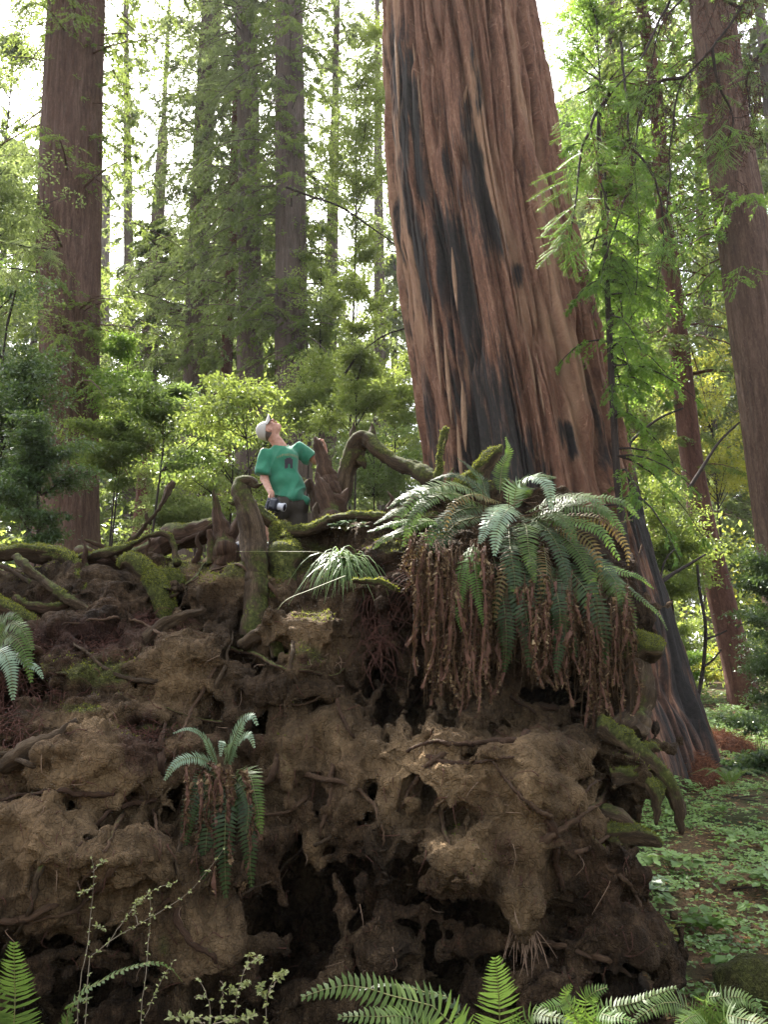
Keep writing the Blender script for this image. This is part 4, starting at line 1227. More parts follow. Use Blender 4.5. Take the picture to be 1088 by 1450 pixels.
# ---------------------------------------------------------------- understorey trees and shrubs
def bushy(name, label, px, py, rx, ry, Y, leafm, leaf, ncl, per, crad, base=None, cat="tree", seed=0, flat=.55, stems=1, r0=.04, ydepth=None, hollow=.3, asp=.5, mat=None, group=None):
    rng = R_(200 + seed)
    c = at(px, py, Y)
    k = ppm(Y)
    ncl = int(ncl * 1.9); per = int(per * 1.25)
    rad = (rx * k * 1.12, (ydepth or rx) * k, ry * k * 1.12)
    (V, F), cc = cloud(c, rad, ncl, per, crad, leaf, rng, flat, hollow, asp)
    bx = base if base is not None else px
    b = at(bx, py, Y)
    b[2] = float(gh(b[0], b[1])) - .1
    rt = thing(name, label, cat, (b[0], b[1], b[2] + .1), group)
    keep = V.reshape(-1, 4, 3)[:, :, 2].min(1) > float(b[2]) + .02
    V = V.reshape(-1, 4, 3)[keep].reshape(-1, 3); F = np.arange(len(V)).reshape(-1, 4)
    g = Geo()
    for s in range(stems):
        bb = b + np.array([rng.normal(0, .12), rng.normal(0, .12), 0]) * (stems > 1)
        low = c - np.array([0, 0, .8 * rad[2]])
        if low[2] < bb[2] + .2: low[2] = bb[2] + .2
        P = spline([bb, (bb + low) / 2 + rng.normal(0, .06, 3), low, c + rng.normal(0, .03, 3), c + np.array([0, 0, rad[2] * .7])], 20)
        v, f_, bc = tube(P, np.linspace(r0, r0 * .25, 20), 7, cap=False)
        g.add(v, f_, bc=bc)
    for P in cc:
        v, f_, bc = tube(P, np.linspace(r0 * .38, .004, 12), 4, cap=False)
        g.add(v, f_, bc=bc)
    v, f_ = g.out()
    part("trunk" if cat == "tree" else "stem", rt, v, f_, mat or M_TWIG, True, g.attrs())
    part("crown" if cat == "tree" else "foliage", rt, V, F, leafm)
    return rt


bushy("broadleaf_tree", "dense grey green tanoak in front of the shaggy redwood", 0, 560, 105, 140, 15, L_GLOSS, .075, 300, 42, .42, seed=1, r0=.07)
bushy("broadleaf_tree", "pale green tree with loose sprays above the dense tanoak", -20, 330, 85, 170, 18, L_PALE, .08, 190, 44, .5, seed=2, r0=.07)
bushy("broadleaf_tree", "dark leafy tree low over the mossy log", 58, 690, 58, 75, 13, L_GLOSS, .065, 150, 44, .3, seed=3, r0=.035)
bushy("broadleaf_tree", "bright yellow green maple behind the spiked root", 232, 595, 95, 70, 16, L_LIME, .085, 85, 40, .33, seed=4, r0=.04, base=200)
bushy("broadleaf_tree", "glossy leafed sapling arching over the man's cap", 350, 570, 95, 50, 13, L_BROAD, .075, 75, 38, .3, seed=5, r0=.025, base=410)
bushy("broadleaf_tree", "mid green tree filling the space behind the mossy hooked root", 330, 650, 110, 70, 19, L_BROAD, .08, 105, 44, .42, seed=6, r0=.05)
bushy("broadleaf_tree", "light leafy sapling with a thin bent stem beside the scarred giant", 505, 510, 55, 110, 18, L_BROAD, .075, 150, 40, .34, seed=7, r0=.035, base=486, hollow=.1)
bushy("broadleaf_tree", "yellow green tree glowing behind the animal shaped root", 530, 640, 70, 60, 21, L_LIME, .085, 130, 40, .38, seed=8, r0=.04)
bushy("broadleaf_tree", "tall loose leafed tree edging the white gap beside the giant's top", 505, 200, 55, 190, 26, L_BROAD, .09, 170, 44, .5, seed=9, r0=.06, hollow=.1)
bushy("broadleaf_tree", "small dark tree beside the red trunk behind the roots", 165, 640, 60, 70, 20, L_RED, .085, 120, 44, .38, seed=10, r0=.04)
bushy("broadleaf_tree", "grey green tree low behind the red horizontal root", 280, 710, 90, 45, 22, L_PALE, .09, 110, 44, .38, seed=11, r0=.04)
bushy("broadleaf_tree", "leafy tree spreading behind the giant's lower flank", 945, 765, 62, 70, 17, L_BROAD, .075, 230, 42, .4, seed=12, r0=.04, base=950)
bushy("broadleaf_tree", "yellow lit tree behind the leaning slender trunk", 1010, 620, 80, 110, 30, L_YELLOW, .11, 190, 40, .6, seed=13, r0=.06)
bushy("broadleaf_tree", "dark drooping tree between the giant's flank and the leaning trunk", 905, 560, 55, 140, 26, L_RED, .085, 220, 44, .5, seed=14, r0=.06)
bushy("broadleaf_tree", "green tree hanging behind the dangling bough", 860, 300, 80, 170, 24, L_BRIGHT, .085, 175, 44, .5, seed=15, r0=.07)
bushy("broadleaf_tree", "grey green shrub tree against the wide trunk's foot", 1112, 840, 50, 95, 15, L_GLOSS, .07, 150, 44, .34, seed=16, r0=.03)
bushy("shrub", "dark glossy shrub beside the foot of the leaning trunk", 1075, 1065, 45, 45, 14, L_GLOSS, .075, 70, 36, .25, cat="shrub", seed=17, stems=5, r0=.012)
bushy("shrub", "pale leafy shrub below the leaning trunk's bend", 945, 905, 45, 50, 24, L_BROAD, .07, 110, 40, .3, cat="shrub", seed=18, stems=5, r0=.015)
bushy("shrub", "leafy green shrub on the rise right of the giant's foot", 990, 1000, 40, 24, 24, L_BROAD, .07, 110, 40, .3, cat="shrub", seed=31, stems=5, r0=.012)
bushy("shrub", "wide dark green shrub beneath the wide trunk", 1110, 960, 70, 50, 18, L_GLOSS, .07, 150, 40, .3, cat="shrub", seed=32, stems=5, r0=.012)
bushy("shrub", "pale green shrub on the slope behind the bare sapling", 950, 950, 45, 40, 23, L_BRIGHT, .075, 100, 40, .3, cat="shrub", seed=33, stems=5, r0=.012)
bushy("shrub", "low yellow green shrub behind the leaning trunk", 1000, 965, 60, 38, 26, L_YELLOW, .085, 80, 40, .34, cat="shrub", seed=19, stems=4, r0=.015)
bushy("broadleaf_tree", "bright leafy tree at the wide trunk's far side", 1095, 480, 60, 150, 34, L_YELLOW, .12, 150, 40, .6, seed=20, r0=.08)
bushy("broadleaf_tree", "tall pale tree beyond the shaggy redwood's top", 15, 120, 70, 150, 34, L_PALE, .12, 200, 44, .7, seed=21, r0=.1)
bushy("broadleaf_tree", "thin leafed tree behind the stout grey trunk", 455, 420, 45, 120, 30, L_BROAD, .1, 120, 40, .5, seed=22, r0=.06, hollow=.1)

bushy("broadleaf_tree", "vivid green tree filling the gap between the giant's top and the leaning trunk", 850, 110, 90, 150, 22, L_BRIGHT, .085, 165, 44, .5, seed=23, r0=.07)
bushy("broadleaf_tree", "fresh green tree in front of the distant red trunk", 880, 430, 70, 110, 18, L_BRIGHT, .075, 130, 42, .42, seed=24, r0=.04)
bushy("broadleaf_tree", "mixed green tree rising over the man's head", 440, 560, 58, 45, 24, L_BROAD, .09, 200, 42, .5, seed=25, r0=.05)
bushy("broadleaf_tree", "fresh green tree hiding the foot of the hazy pale trunk", 178, 560, 42, 70, 23, L_BRIGHT, .085, 150, 42, .42, seed=27, r0=.04)
bushy("broadleaf_tree", "dull green tree beyond the railing root and the giant's charred side", 560, 600, 60, 90, 30, L_BROAD, .11, 150, 42, .5, seed=28, r0=.05)

# the forest's far understorey reads as one mass
rng = R_(77)
n = 1250
pxs = rng.uniform(-350, 1450, n); Ys = rng.uniform(24, 75, n)
cen = np.array([at(p, 800, Y) for p, Y in zip(pxs, Ys)])
gz = gh(cen[:, 0], cen[:, 1])
cen[:, 2] = gz + rng.uniform(0.2, 1, n) ** 1.3 * rng.uniform(1, 10, n) * (Ys / 45)
m_ = 46
q = cen[:, None] + rng.normal(0, 1, (n, m_, 3)) * np.array([.9, .9, .4])
q = q.reshape(-1, 3)
d = rng.normal(0, 1, q.shape); nn = np.array([0, 0, 1.]) + rng.normal(0, .6, q.shape)
V, F = leaves(q, d, nn, .22 * rng.uniform(.7, 1.4, len(q)), .13)
o = link("far_undergrowth", mesh_np("far_undergrowth", V, F, L_BROAD)); tag(o, kind="stuff")
n = 260
pxs = rng.uniform(-250, 1350, n); Ys = rng.uniform(28, 70, n)
cen = np.array([at(p, 800, Y) for p, Y in zip(pxs, Ys)])
cen[:, 2] = gh(cen[:, 0], cen[:, 1]) + rng.uniform(.5, 7, n) * (Ys / 40)
q = (cen[:, None] + rng.normal(0, 1, (n, m_, 3)) * np.array([.8, .8, .35])).reshape(-1, 3)
d = rng.normal(0, 1, q.shape); nn = np.array([0, 0, 1.]) + rng.normal(0, .6, q.shape)
V, F = leaves(q, d, nn, .2 * rng.uniform(.7, 1.4, len(q)), .12)
o = link("far_autumn_foliage", mesh_np("far_autumn_foliage", V, F, L_YELLOW)); tag(o, kind="stuff")

# ================================================================ ferns
FERN = leafmat("fern_green", [(.022, .043, .007), (.042, .073, .012), (.07, .105, .02)], (.20, .32, .06), .3, .5, .22, 2.0, .4)
FERND = leafmat("fern_dark", [(.010, .021, .005), (.02, .038, .009), (.034, .056, .014)], (.10, .18, .03), .25, .45, .25, 2.0, .4)
FERNY = leafmat("fern_young", [(.04, .085, .014), (.062, .125, .02), (.09, .16, .028)], (.28, .42, .05), .4, .48, .25, 2.0, .4)
FERNP = leafmat("fern_pale", [(.09, .14, .08), (.13, .19, .11), (.18, .25, .15)], (.2, .3, .1), .22, .33, .5, 2.0, .5)
DEAD = leafmat("fern_dead", [(.012, .007, .004), (.045, .025, .011), (.10, .06, .026), (.30, .22, .12)], (.12, .075, .03), .15, .7, .2, 3.0, .3)
FERNB = leafmat('fern_browned', [(.05, .05, .012), (.11, .075, .025), (.2, .13, .05)], (.3, .22, .06), .3, .6, .2, 9.0, .7)
RACH = simple("fern_stalk", (.10, .10, .03), .6, .3)
RACHD = simple("dead_stalk", (.09, .045, .03), .8, .15)


def frond(P, width, nrm, npin=34, curl=.25, start=.06, oneside=False, rng=None, slim=.62, rach=.004, fwd=.28, prof=None, asp=None):
    """P: (k,3) control points base->tip, width: length of the longest pinna, nrm: direction the blade faces"""
    rng = rng or RNG
    n = 40
    C = spline(P, n)
    T = norm(np.gradient(C, axis=0))
    nr = np.array(nrm, float)
    S = norm(np.cross(T, nr))
    Nn = norm(np.cross(S, T))
    L = np.linalg.norm(np.diff(C, axis=0), axis=1).sum()
    u = np.linspace(start, .995, npin)
    fi = u * (n - 1)
    def samp(A): return np.stack([np.interp(fi, np.arange(n), A[:, k]) for k in range(3)], -1)
    c, t, s, nn = samp(C), norm(samp(T)), norm(samp(S)), norm(samp(Nn))
    v = (u - start) / (1 - start)
    pf = np.minimum(1, (v + .10) / .30) ** .8 * np.clip(1.03 - v, 0, 1) ** slim if prof is None else prof(v)
    wd = L / npin * (asp or .92)
    Vs, Fs = [], []
    k = 0
    for sg in ((1, -1) if not oneside else (1,)):
        ln = width * pf * rng.uniform(.88, 1.08, npin)
        d = norm(s * sg + t * fwd + nn * rng.normal(0, .10, (npin, 1)))
        dn = -nn * curl
        b0 = c - t * (wd * .30)[..., None] if np.ndim(wd) else c - t * wd * .30
        b1 = c + t * wd * .30
        mid = c + d * (ln * .55)[:, None] + dn * (ln * .18)[:, None]
        m0, m1 = mid - t * wd * .46, mid + t * wd * .40
        tip = c + d * ln[:, None] + dn * (ln * .55)[:, None] + t * (wd * .25)
        t0, t1 = tip - t * wd * .06, tip + t * wd * .06
        V = np.stack([b0, b1, m0, m1, t0, t1], 1).reshape(-1, 3)
        i = np.arange(npin)[:, None] * 6 + k
        f1 = i + np.array([0, 2, 3, 1]); f2 = i + np.array([2, 4, 5, 3])
        if sg < 0: f1, f2 = f1[:, ::-1], f2[:, ::-1]
        Vs.append(V); Fs += [f1, f2]; k += npin * 6
    V = np.concatenate(Vs); F = np.concatenate(Fs)
    nf = len(F)
    rv, rf, _ = tube(C[::3], np.linspace(rach, rach * .25, len(C[::3])), 4, cap=False)
    V2 = np.vstack([V, rv]); F2 = np.vstack([F, rf[0] + len(V)])
    return V2, F2, np.concatenate([np.zeros(nf, int), np.ones(len(rf[0]), int)])


def add_frond(rt, pts, wpx, nrm=(0, -.75, .65), mat=None, name="frond", label=None, **kw):
    P = np.array([at(a, b, Y) for a, b, Y in pts])
    V, F, mi = frond(P, wpx * ppm(P[:, 1].mean()), nrm, **kw)
    return part(name, rt, V, F, [mat or FERN, RACHD if mat is DEAD else RACH], False, None, mi, label)


def dead_frond(rt, a, b, Y, ln, rng, w=8, lean=0.0, out=.25):
    """withered frond: out over the lip, then hanging straight down, pinnae shrunk and twisted"""
    k = ppm(Y)
    p0 = at(a, b, Y + out)
    p1 = at(a + lean * .4, b - 4, Y + .02)
    p2 = at(a + lean * .8, b + ln * .35, Y - .04)
    p3 = at(a + lean + rng.uniform(-5, 5), b + ln * .7, Y - .01)
    p4 = at(a + lean + rng.uniform(-14, 14), b + ln * rng.uniform(.9, 1.05), Y + rng.uniform(-.06, .06))
    P = np.array([p0, p1, p2, p3, p4]) + rng.normal(0, .006, (5, 3))
    V, F, mi = frond(P, w * k, (rng.uniform(-.8, .8), -1, 0), npin=int(16 + ln / 4.5), curl=rng.uniform(.3, 1.2), start=.2, rng=rng, fwd=rng.uniform(.5, 2.2), slim=.35, rach=.003, asp=.42)
    j = rng.normal(0, .009, V.shape); V = V + j
    return part("dead_frond", rt, V, F, [DEAD, RACHD], False, None, mi)


rng = R_(31)
bigf = thing("sword_fern", "large sword fern with arching green fronds and a long beard of dead brown fronds", "fern", at(735, 720, 7.35))
G_ = [
    ([(700, 712, 7.3), (650, 690, 7.05), (600, 694, 6.9), (566, 728, 6.85), (556, 750, 6.85)], 26, FERN), ([(690, 715, 7.25), (635, 700, 6.95), (590, 728, 6.8), (568, 775, 6.8)], 24, FERN),
    ([(660, 705, 7.4), (610, 690, 7.3), (572, 700, 7.2), (548, 722, 7.2)], 18, FERN), ([(720, 715, 7.2), (702, 722, 6.9), (688, 745, 6.75), (680, 772, 6.7)], 25, FERNP), ([(728, 715, 7.2), (718, 722, 6.85), (706, 748, 6.7), (700, 785, 6.65)], 25, FERNP),
    ([(738, 740, 7.1), (745, 752, 6.8), (752, 785, 6.65), (758, 824, 6.65)], 24, FERN), ([(728, 725, 7.3), (733, 690, 7.2), (755, 677, 7.05), (778, 688, 6.95), (780, 722, 6.95)], 27, FERNP), ([(725, 720, 7.35), (738, 688, 7.3), (762, 676, 7.2), (784, 676, 7.15)], 22, FERN),
    ([(748, 728, 7.25), (790, 706, 7.05), (835, 704, 6.9), (862, 722, 6.85), (872, 742, 6.85)], 30, FERN), ([(750, 732, 7.25), (800, 716, 7.0), (855, 722, 6.85), (888, 752, 6.8)], 27, FERN), ([(752, 738, 7.2), (810, 735, 6.95), (850, 750, 6.8), (876, 790, 6.8)], 26, FERNY),
    ([(770, 730, 7.25), (820, 708, 7.1), (880, 712, 7.0), (905, 735, 7.0)], 18, FERN), ([(745, 735, 7.2), (785, 730, 6.9), (812, 748, 6.75), (818, 775, 6.75)], 26, FERN),
    ([(705, 700, 7.5), (712, 665, 7.5), (722, 640, 7.45), (716, 622, 7.4)], 15, FERN), ([(690, 705, 7.5), (680, 680, 7.5), (664, 658, 7.45), (648, 652, 7.4)], 14, FERND), ([(700, 708, 7.4), (672, 686, 7.35), (640, 672, 7.3), (610, 676, 7.25)], 15, FERND),
    ([(672, 770, 6.85), (660, 800, 6.65), (651, 850, 6.6), (655, 893, 6.6)], 20, FERNY), ([(674, 775, 6.85), (672, 805, 6.62), (680, 845, 6.58), (686, 888, 6.58)], 20, FERNY), ([(640, 740, 7.0), (600, 735, 6.85), (560, 738, 6.8), (524, 752, 6.8)], 16, FERNY),
    ([(610, 740, 7.0), (575, 752, 6.9), (545, 762, 6.9), (528, 778, 6.9)], 14, FERN), ([(840, 790, 7.1), (878, 806, 6.9), (905, 818, 6.85), (925, 832, 6.85)], 13, FERNY), ([(845, 800, 7.1), (880, 840, 6.85), (893, 875, 6.8), (892, 915, 6.8)], 20, FERN),
    ([(850, 800, 7.1), (895, 838, 6.9), (930, 868, 6.85), (945, 895, 6.85)], 11, FERN), ([(735, 790, 6.95), (742, 840, 6.65), (747, 890, 6.62), (750, 940, 6.65)], 30, FERND), ([(745, 780, 6.95), (775, 830, 6.7), (800, 880, 6.65), (815, 930, 6.7)], 28, FERND), ([(700, 790, 6.95), (712, 850, 6.68), (716, 900, 6.65), (720, 950, 6.7)], 26, FERND),
    ([(790, 790, 6.95), (830, 840, 6.75), (850, 890, 6.7), (858, 940, 6.75)], 28, FERND), ([(800, 770, 7.0), (845, 790, 6.85), (875, 830, 6.75), (885, 880, 6.75)], 24, FERND), ([(640, 780, 6.95), (628, 820, 6.8), (622, 870, 6.75), (626, 920, 6.78)], 18, FERND), ([(770, 800, 6.9), (790, 850, 6.6), (796, 900, 6.6), (790, 950, 6.62)], 26, FERND),
    ([(700, 720, 7.3), (660, 720, 7.05), (625, 745, 6.85), (600, 790, 6.8)], 22, FERND), ([(690, 730, 7.3), (650, 740, 7.0), (622, 775, 6.85), (612, 820, 6.82)], 20, FERND), ([(760, 745, 7.2), (800, 760, 6.95), (830, 800, 6.8), (845, 850, 6.8)], 26, FERN), ([(720, 740, 7.1), (725, 775, 6.75), (728, 820, 6.65), (730, 870, 6.68)], 26, FERND),
    ([(730, 730, 7.25), (770, 745, 6.9), (795, 790, 6.72), (805, 850, 6.72)], 26, FERND), ([(590, 735, 7.4), (570, 725, 7.3), (550, 728, 7.2), (530, 742, 7.2)], 12, FERN)]
for pts, wpx, mt in G_:
    j = rng.normal(0, 2, (len(pts), 2))
    add_frond(bigf, [(p[0] + a[0], p[1] + a[1], p[2]) for p, a in zip(pts, j)], wpx * 1.05, (rng.uniform(-.3, .3), -.7, .75), mt, npin=int(rng.integers(30, 42)), rng=rng)
for pts, wpx in [([(710, 712, 7.25), (672, 700, 7.0), (640, 715, 6.85), (630, 750, 6.8)], 18), ([(760, 740, 7.2), (800, 745, 6.95), (838, 770, 6.8), (852, 815, 6.78)], 20), ([(735, 760, 7.0), (722, 790, 6.75), (705, 840, 6.65), (700, 880, 6.68)], 20), ([(790, 730, 7.2), (850, 735, 7.0), (885, 770, 6.9), (890, 800, 6.88)], 15), ([(655, 735, 7.1), (618, 750, 6.95), (590, 785, 6.85), (582, 820, 6.85)], 14), ([(770, 770, 7.0), (775, 810, 6.72), (768, 860, 6.66), (772, 900, 6.68)], 18)]:
    add_frond(bigf, pts, wpx, (rng.uniform(-.6, .6), -.7, .5), FERNB, npin=24, rng=rng, curl=.7, asp=.6)
for x0, x1, y0, y1, l0, l1, n_, Y in [(600, 692, 775, 830, 140, 235, 44, 6.72), (690, 740, 800, 840, 80, 160, 6, 6.75), (735, 812, 820, 870, 90, 150, 22, 6.68), (812, 892, 830, 880, 110, 200, 21, 6.78), (585, 620, 760, 800, 60, 120, 7, 6.85), (640, 680, 800, 860, 150, 210, 4, 6.66)]:
    for q in range(n_):
        a = rng.uniform(x0, x1)
        dead_frond(bigf, a, rng.uniform(y0, y1), Y + rng.normal(0, .05), rng.uniform(l0 * .45, l1 * .95), rng, rng.uniform(5, 9.5), rng.normal(0, 10))
# the fern's matted crown
V, F = [], []
cm = Geo()
for k in range(260):
    a, b = rng.normal(715, 62), rng.normal(770, 32)
    p = at(a, b, 6.98 + .1 * abs(rng.normal()))
    d = norm(np.array([rng.normal(0, 1), rng.normal(-.3, .6), rng.normal(-.3, .7)])) * rng.uniform(.08, .26)
    v, f_, _ = tube(np.array([p, p + d * .5 + [0, -.03, .01], p + d]), [.004, .0035, .002], 4, cap=False)
    cm.add(v, f_)
for k in range(330):
    x0, x1, y0, y1, l0, l1, n_, Y = [(600, 692, 775, 830, 130, 225, 36, 6.74), (600, 692, 775, 830, 130, 225, 36, 6.74), (690, 740, 800, 840, 80, 160, 9, 6.77), (735, 812, 820, 870, 90, 145, 20, 6.7), (812, 892, 830, 880, 100, 190, 24, 6.8), (585, 620, 760, 800, 60, 120, 7, 6.87)][k % 6]
    a, b, ln = rng.uniform(x0, x1), rng.uniform(y0, y1), rng.uniform(l0, l1) * rng.uniform(.6, 1)
    Yk = Y + rng.normal(0, .06); dx_ = rng.normal(0, 9)
    P = spline(np.array([at(a - dx_ * .3, b - 14, Yk + .16), at(a, b, Yk), at(a + dx_ * .6, b + ln * .5, Yk - .02), at(a + dx_, b + ln, Yk + rng.normal(0, .03))]), 12) + rng.normal(0, .006, (12, 3))
    v, f_, _ = tube(P, np.linspace(.004, .002, 12), 4, cap=False); cm.add(v, f_)
V, F = cm.out()
part("matted_stalks", bigf, V, F, simple("fern_mat", (.055, .032, .016), .9, .1))

f2 = thing("sword_fern", "smaller fern with whitish frond tips and dead stalks, growing low on the soil face", "fern", at(320, 1088, 6.35))
for pts, wpx, mt in [([(322, 1085, 6.4), (330, 1052, 6.25), (343, 1022, 6.15), (356, 1013, 6.1), (364, 1026, 6.08)], 17, FERNP), ([(324, 1080, 6.4), (336, 1052, 6.22), (352, 1040, 6.12), (360, 1058, 6.1)], 14, FERNP), ([(320, 1082, 6.4), (322, 1058, 6.2), (315, 1050, 6.12), (312, 1070, 6.1)], 15, FERNP),
                     ([(312, 1088, 6.4), (280, 1073, 6.2), (250, 1080, 6.1), (233, 1104, 6.1)], 16, FERNP), ([(308, 1085, 6.45), (290, 1045, 6.3), (268, 1032, 6.2), (246, 1038, 6.15)], 8, FERNP), ([(335, 1090, 6.4), (352, 1095, 6.2), (362, 1130, 6.1), (370, 1180, 6.1)], 22, FERN),
                     ([(310, 1095, 6.4), (288, 1105, 6.2), (270, 1145, 6.12), (262, 1200, 6.12)], 22, FERND), ([(315, 1100, 6.4), (300, 1130, 6.15), (292, 1190, 6.1), (290, 1255, 6.12)], 26, FERND), ([(330, 1100, 6.4), (345, 1130, 6.15), (352, 1190, 6.1), (356, 1255, 6.12)], 24, FERND),
                     ([(322, 1100, 6.4), (320, 1140, 6.1), (318, 1200, 6.06), (320, 1270, 6.08)], 26, FERND), ([(325, 1098, 6.4), (340, 1110, 6.15), (352, 1140, 6.08), (348, 1180, 6.06)], 16, FERND)]:
    add_frond(f2, pts, wpx, (rng.uniform(-.3, .3), -.75, .6), mt, rng=rng, npin=32)
for q in range(14):
    dead_frond(f2, rng.normal(325, 22), rng.uniform(1085, 1110), 6.12 + rng.normal(0, .03), rng.uniform(60, 200), rng, rng.uniform(4, 7), rng.normal(0, 14), .2)

f3 = thing("sword_fern", "pale green fern beside the dark mossy root at the mound's far end", "fern", at(-8, 915, 7.0))
for pts, wpx, mt in [([(-10, 920, 7.05), (10, 885, 6.9), (30, 890, 6.8), (46, 920, 6.75)], 22, FERN), ([(-10, 925, 7.05), (15, 900, 6.85), (35, 925, 6.75), (44, 965, 6.75)], 22, FERN), ([(-15, 930, 7.0), (0, 920, 6.8), (14, 945, 6.7), (18, 990, 6.7)], 22, FERNP), ([(-15, 920, 7.05), (0, 880, 6.95), (18, 872, 6.9), (32, 882, 6.9)], 18, FERN), ([(-15, 930, 7.0), (20, 930, 6.8), (50, 945, 6.75), (60, 960, 6.75)], 14, FERNP)]:
    add_frond(f3, pts, wpx, (0, -.8, .55), mt, rng=rng, npin=30)

# foreground ferns, rooted on the ground nearer than the wad
def ground_fern(name_label, a, Y, fr, cat="fern"):
    p = at(a, 1440, Y); p[2] = float(gh(p[0], p[1]))
    rt = thing("sword_fern", name_label, cat, p)
    for pts, wpx, mt, nn in fr:
        P = [np.array(rt.location)] + [at(x_, y_, y3) for x_, y_, y3 in pts]
        V, F, mi = frond(np.array(P), wpx * ppm(Y), nn, npin=34, start=.3, rng=rng, curl=.2, rach=.005, asp=.62)
        part("frond", rt, V, F, [mt, RACH], False, None, mi)
    return rt
ground_fern("upright single sword fern frond beside the dark hollow", 22, 4.5, [([(20, 1440, 4.5), (20, 1385, 4.45), (19, 1335, 4.35)], 44, FERN, (.1, -1, .25)), ([(-5, 1440, 4.5), (-20, 1400, 4.45), (-50, 1380, 4.4)], 36, FERN, (0, -.8, .5))])
ground_fern("slender fern frond arching across the dark hollow", 85, 4.9, [([(100, 1432, 4.9), (145, 1388, 4.9), (195, 1367, 4.9), (235, 1366, 4.95), (258, 1390, 5.0)], 13, FERN, (0, -.25, 1)), ([(95, 1440, 4.9), (105, 1420, 4.8), (130, 1412, 4.75)], 16, FERN, (0, -.4, 1))])
ground_fern("sword fern with one upright ladder like frond and one leaning over", 700, 4.4, [([(708, 1450, 4.4), (706, 1400, 4.35), (702, 1356, 4.25)], 46, FERN, (.05, -1, .3)), ([(640, 1450, 4.35), (560, 1412, 4.3), (490, 1395, 4.3), (428, 1412, 4.3)], 40, FERN, (-.1, -.7, .7)), ([(650, 1435, 4.5), (600, 1405, 4.5), (550, 1394, 4.5), (510, 1402, 4.5)], 14, FERND, (0, -.3, 1)),
              ([(600, 1460, 4.2), (540, 1440, 4.1), (480, 1440, 4.1)], 34, FERN, (0, -.6, .8)), ([(740, 1455, 4.3), (780, 1440, 4.2), (810, 1450, 4.15)], 30, FERN, (0, -.6, .8))])
ground_fern("bushy sword fern spreading at the wad's foot", 840, 4.7, [([(830, 1440, 4.7), (835, 1410, 4.65), (860, 1398, 4.6)], 30, FERN, (0, -.8, .6)), ([(850, 1445, 4.7), (900, 1420, 4.65), (958, 1398, 4.6)], 22, FERN, (0, -.6, .8)), ([(815, 1440, 4.7), (790, 1425, 4.6), (760, 1430, 4.55)], 26, FERNY, (0, -.7, .7)), ([(840, 1450, 4.6), (870, 1440, 4.5), (900, 1448, 4.45)], 28, FERNY, (0, -.6, .8)), ([(820, 1450, 4.6), (800, 1410, 4.6), (810, 1395, 4.55)], 22, FERN, (0, -1, .4))])
ground_fern("broad pale fern on the leafy ground by the path edge", 1010, 4.8, [([(980, 1440, 4.8), (940, 1420, 4.75), (900, 1445, 4.7)], 34, FERN, (0, -.6, .8)), ([(1010, 1435, 4.8), (1050, 1412, 4.75), (1085, 1440, 4.7)], 32, FERN, (0, -.6, .8)), ([(1000, 1440, 4.8), (1000, 1415, 4.7), (1020, 1410, 4.65)], 32, FERN, (0, -.7, .7)), ([(1000, 1450, 4.7), (980, 1440, 4.6), (960, 1455, 4.5)], 34, FERN, (0, -.6, .8)), ([(1020, 1450, 4.7), (1060, 1445, 4.6), (1100, 1460, 4.5)], 34, FERN, (0, -.6, .8))])
gf = thing("sword_fern", "small yellowing fern among clover beyond the needle heap", "fern", at(1035, 1100, 11.0))
for q in range(9):
    a = q * .7 + .2
    b = np.array(gf.location) - np.array([0, 0, .15])
    h = np.array([math.cos(a), math.sin(a), 0])
    V, F, mi = frond(np.array([b, b + h * .12 + [0, 0, .18], b + h * .28 + [0, 0, .24], b + h * .45 + [0, 0, .18]]), .06, (0, 0, 1), npin=26, start=.2, rng=rng)
    part("frond", gf, V, F, [FERN, RACH], False, None, mi)

# ---------------------------------------------------------------- grass tuft and little plants on the wad
GRASS = leafmat("grass_blades", [(.06, .11, .03), (.11, .18, .05), (.18, .26, .09)], (.25, .36, .08), .35, .35, .5)
gt = Geo()
gb = on(488, 800, .02)
for k in range(190):
    a = rng.uniform(-1, 1)
    ln = rng.uniform(.22, .58)
    s0 = gb + np.array([rng.normal(0, .05), rng.normal(0, .04), rng.normal(0, .03)])
    h = np.array([a * .8, -rng.uniform(.2, .9), 0])
    up = rng.uniform(.25, .95)
    t = np.linspace(0, 1, 7)[:, None]
    P = s0 + h * ln * t + np.array([0, 0, 1.]) * ln * (up * 1.3 * t - (up + .75) * t * t)
    wv_ = .0042 * (1 - t ** 2) + .0006
    sd = norm(np.cross(np.gradient(P, axis=0), [0, -.4, 1]))
    V = np.stack([P - sd * wv_, P + sd * wv_], 1).reshape(-1, 3)
    i = np.arange(6)[:, None] * 2
    gt.add(V, i + np.array([0, 1, 3, 2]))
V, F = gt.out()
o = link("grass_tuft", mesh_np("grass_tuft", V, F, GRASS)); tag(o, "tuft of long pale grass arching over the lip of the root ball", "grass")
st = thing("bent_grass", "single long bent grass stem hanging across the soil face", "grass", on(480, 820))
P = np.array([at(a, b, Y) for a, b, Y in [(490, 815, 7.2), (440, 835, 7.1), (405, 850, 7.0), (388, 872, 6.95), (380, 888, 6.95)]])
V, F, _ = tube(spline(P, 20), np.linspace(.004, .0025, 20), 4)
part("stem", st, V, F, RACH)
P = np.array([at(a, b, Y) for a, b, Y in [(490, 790, 7.2), (450, 782, 7.2), (400, 781, 7.2), (335, 781, 7.3)]])
V, F, _ = tube(spline(P, 20), np.linspace(.003, .0015, 20), 4)
part("runner", st, V, F, RACH)


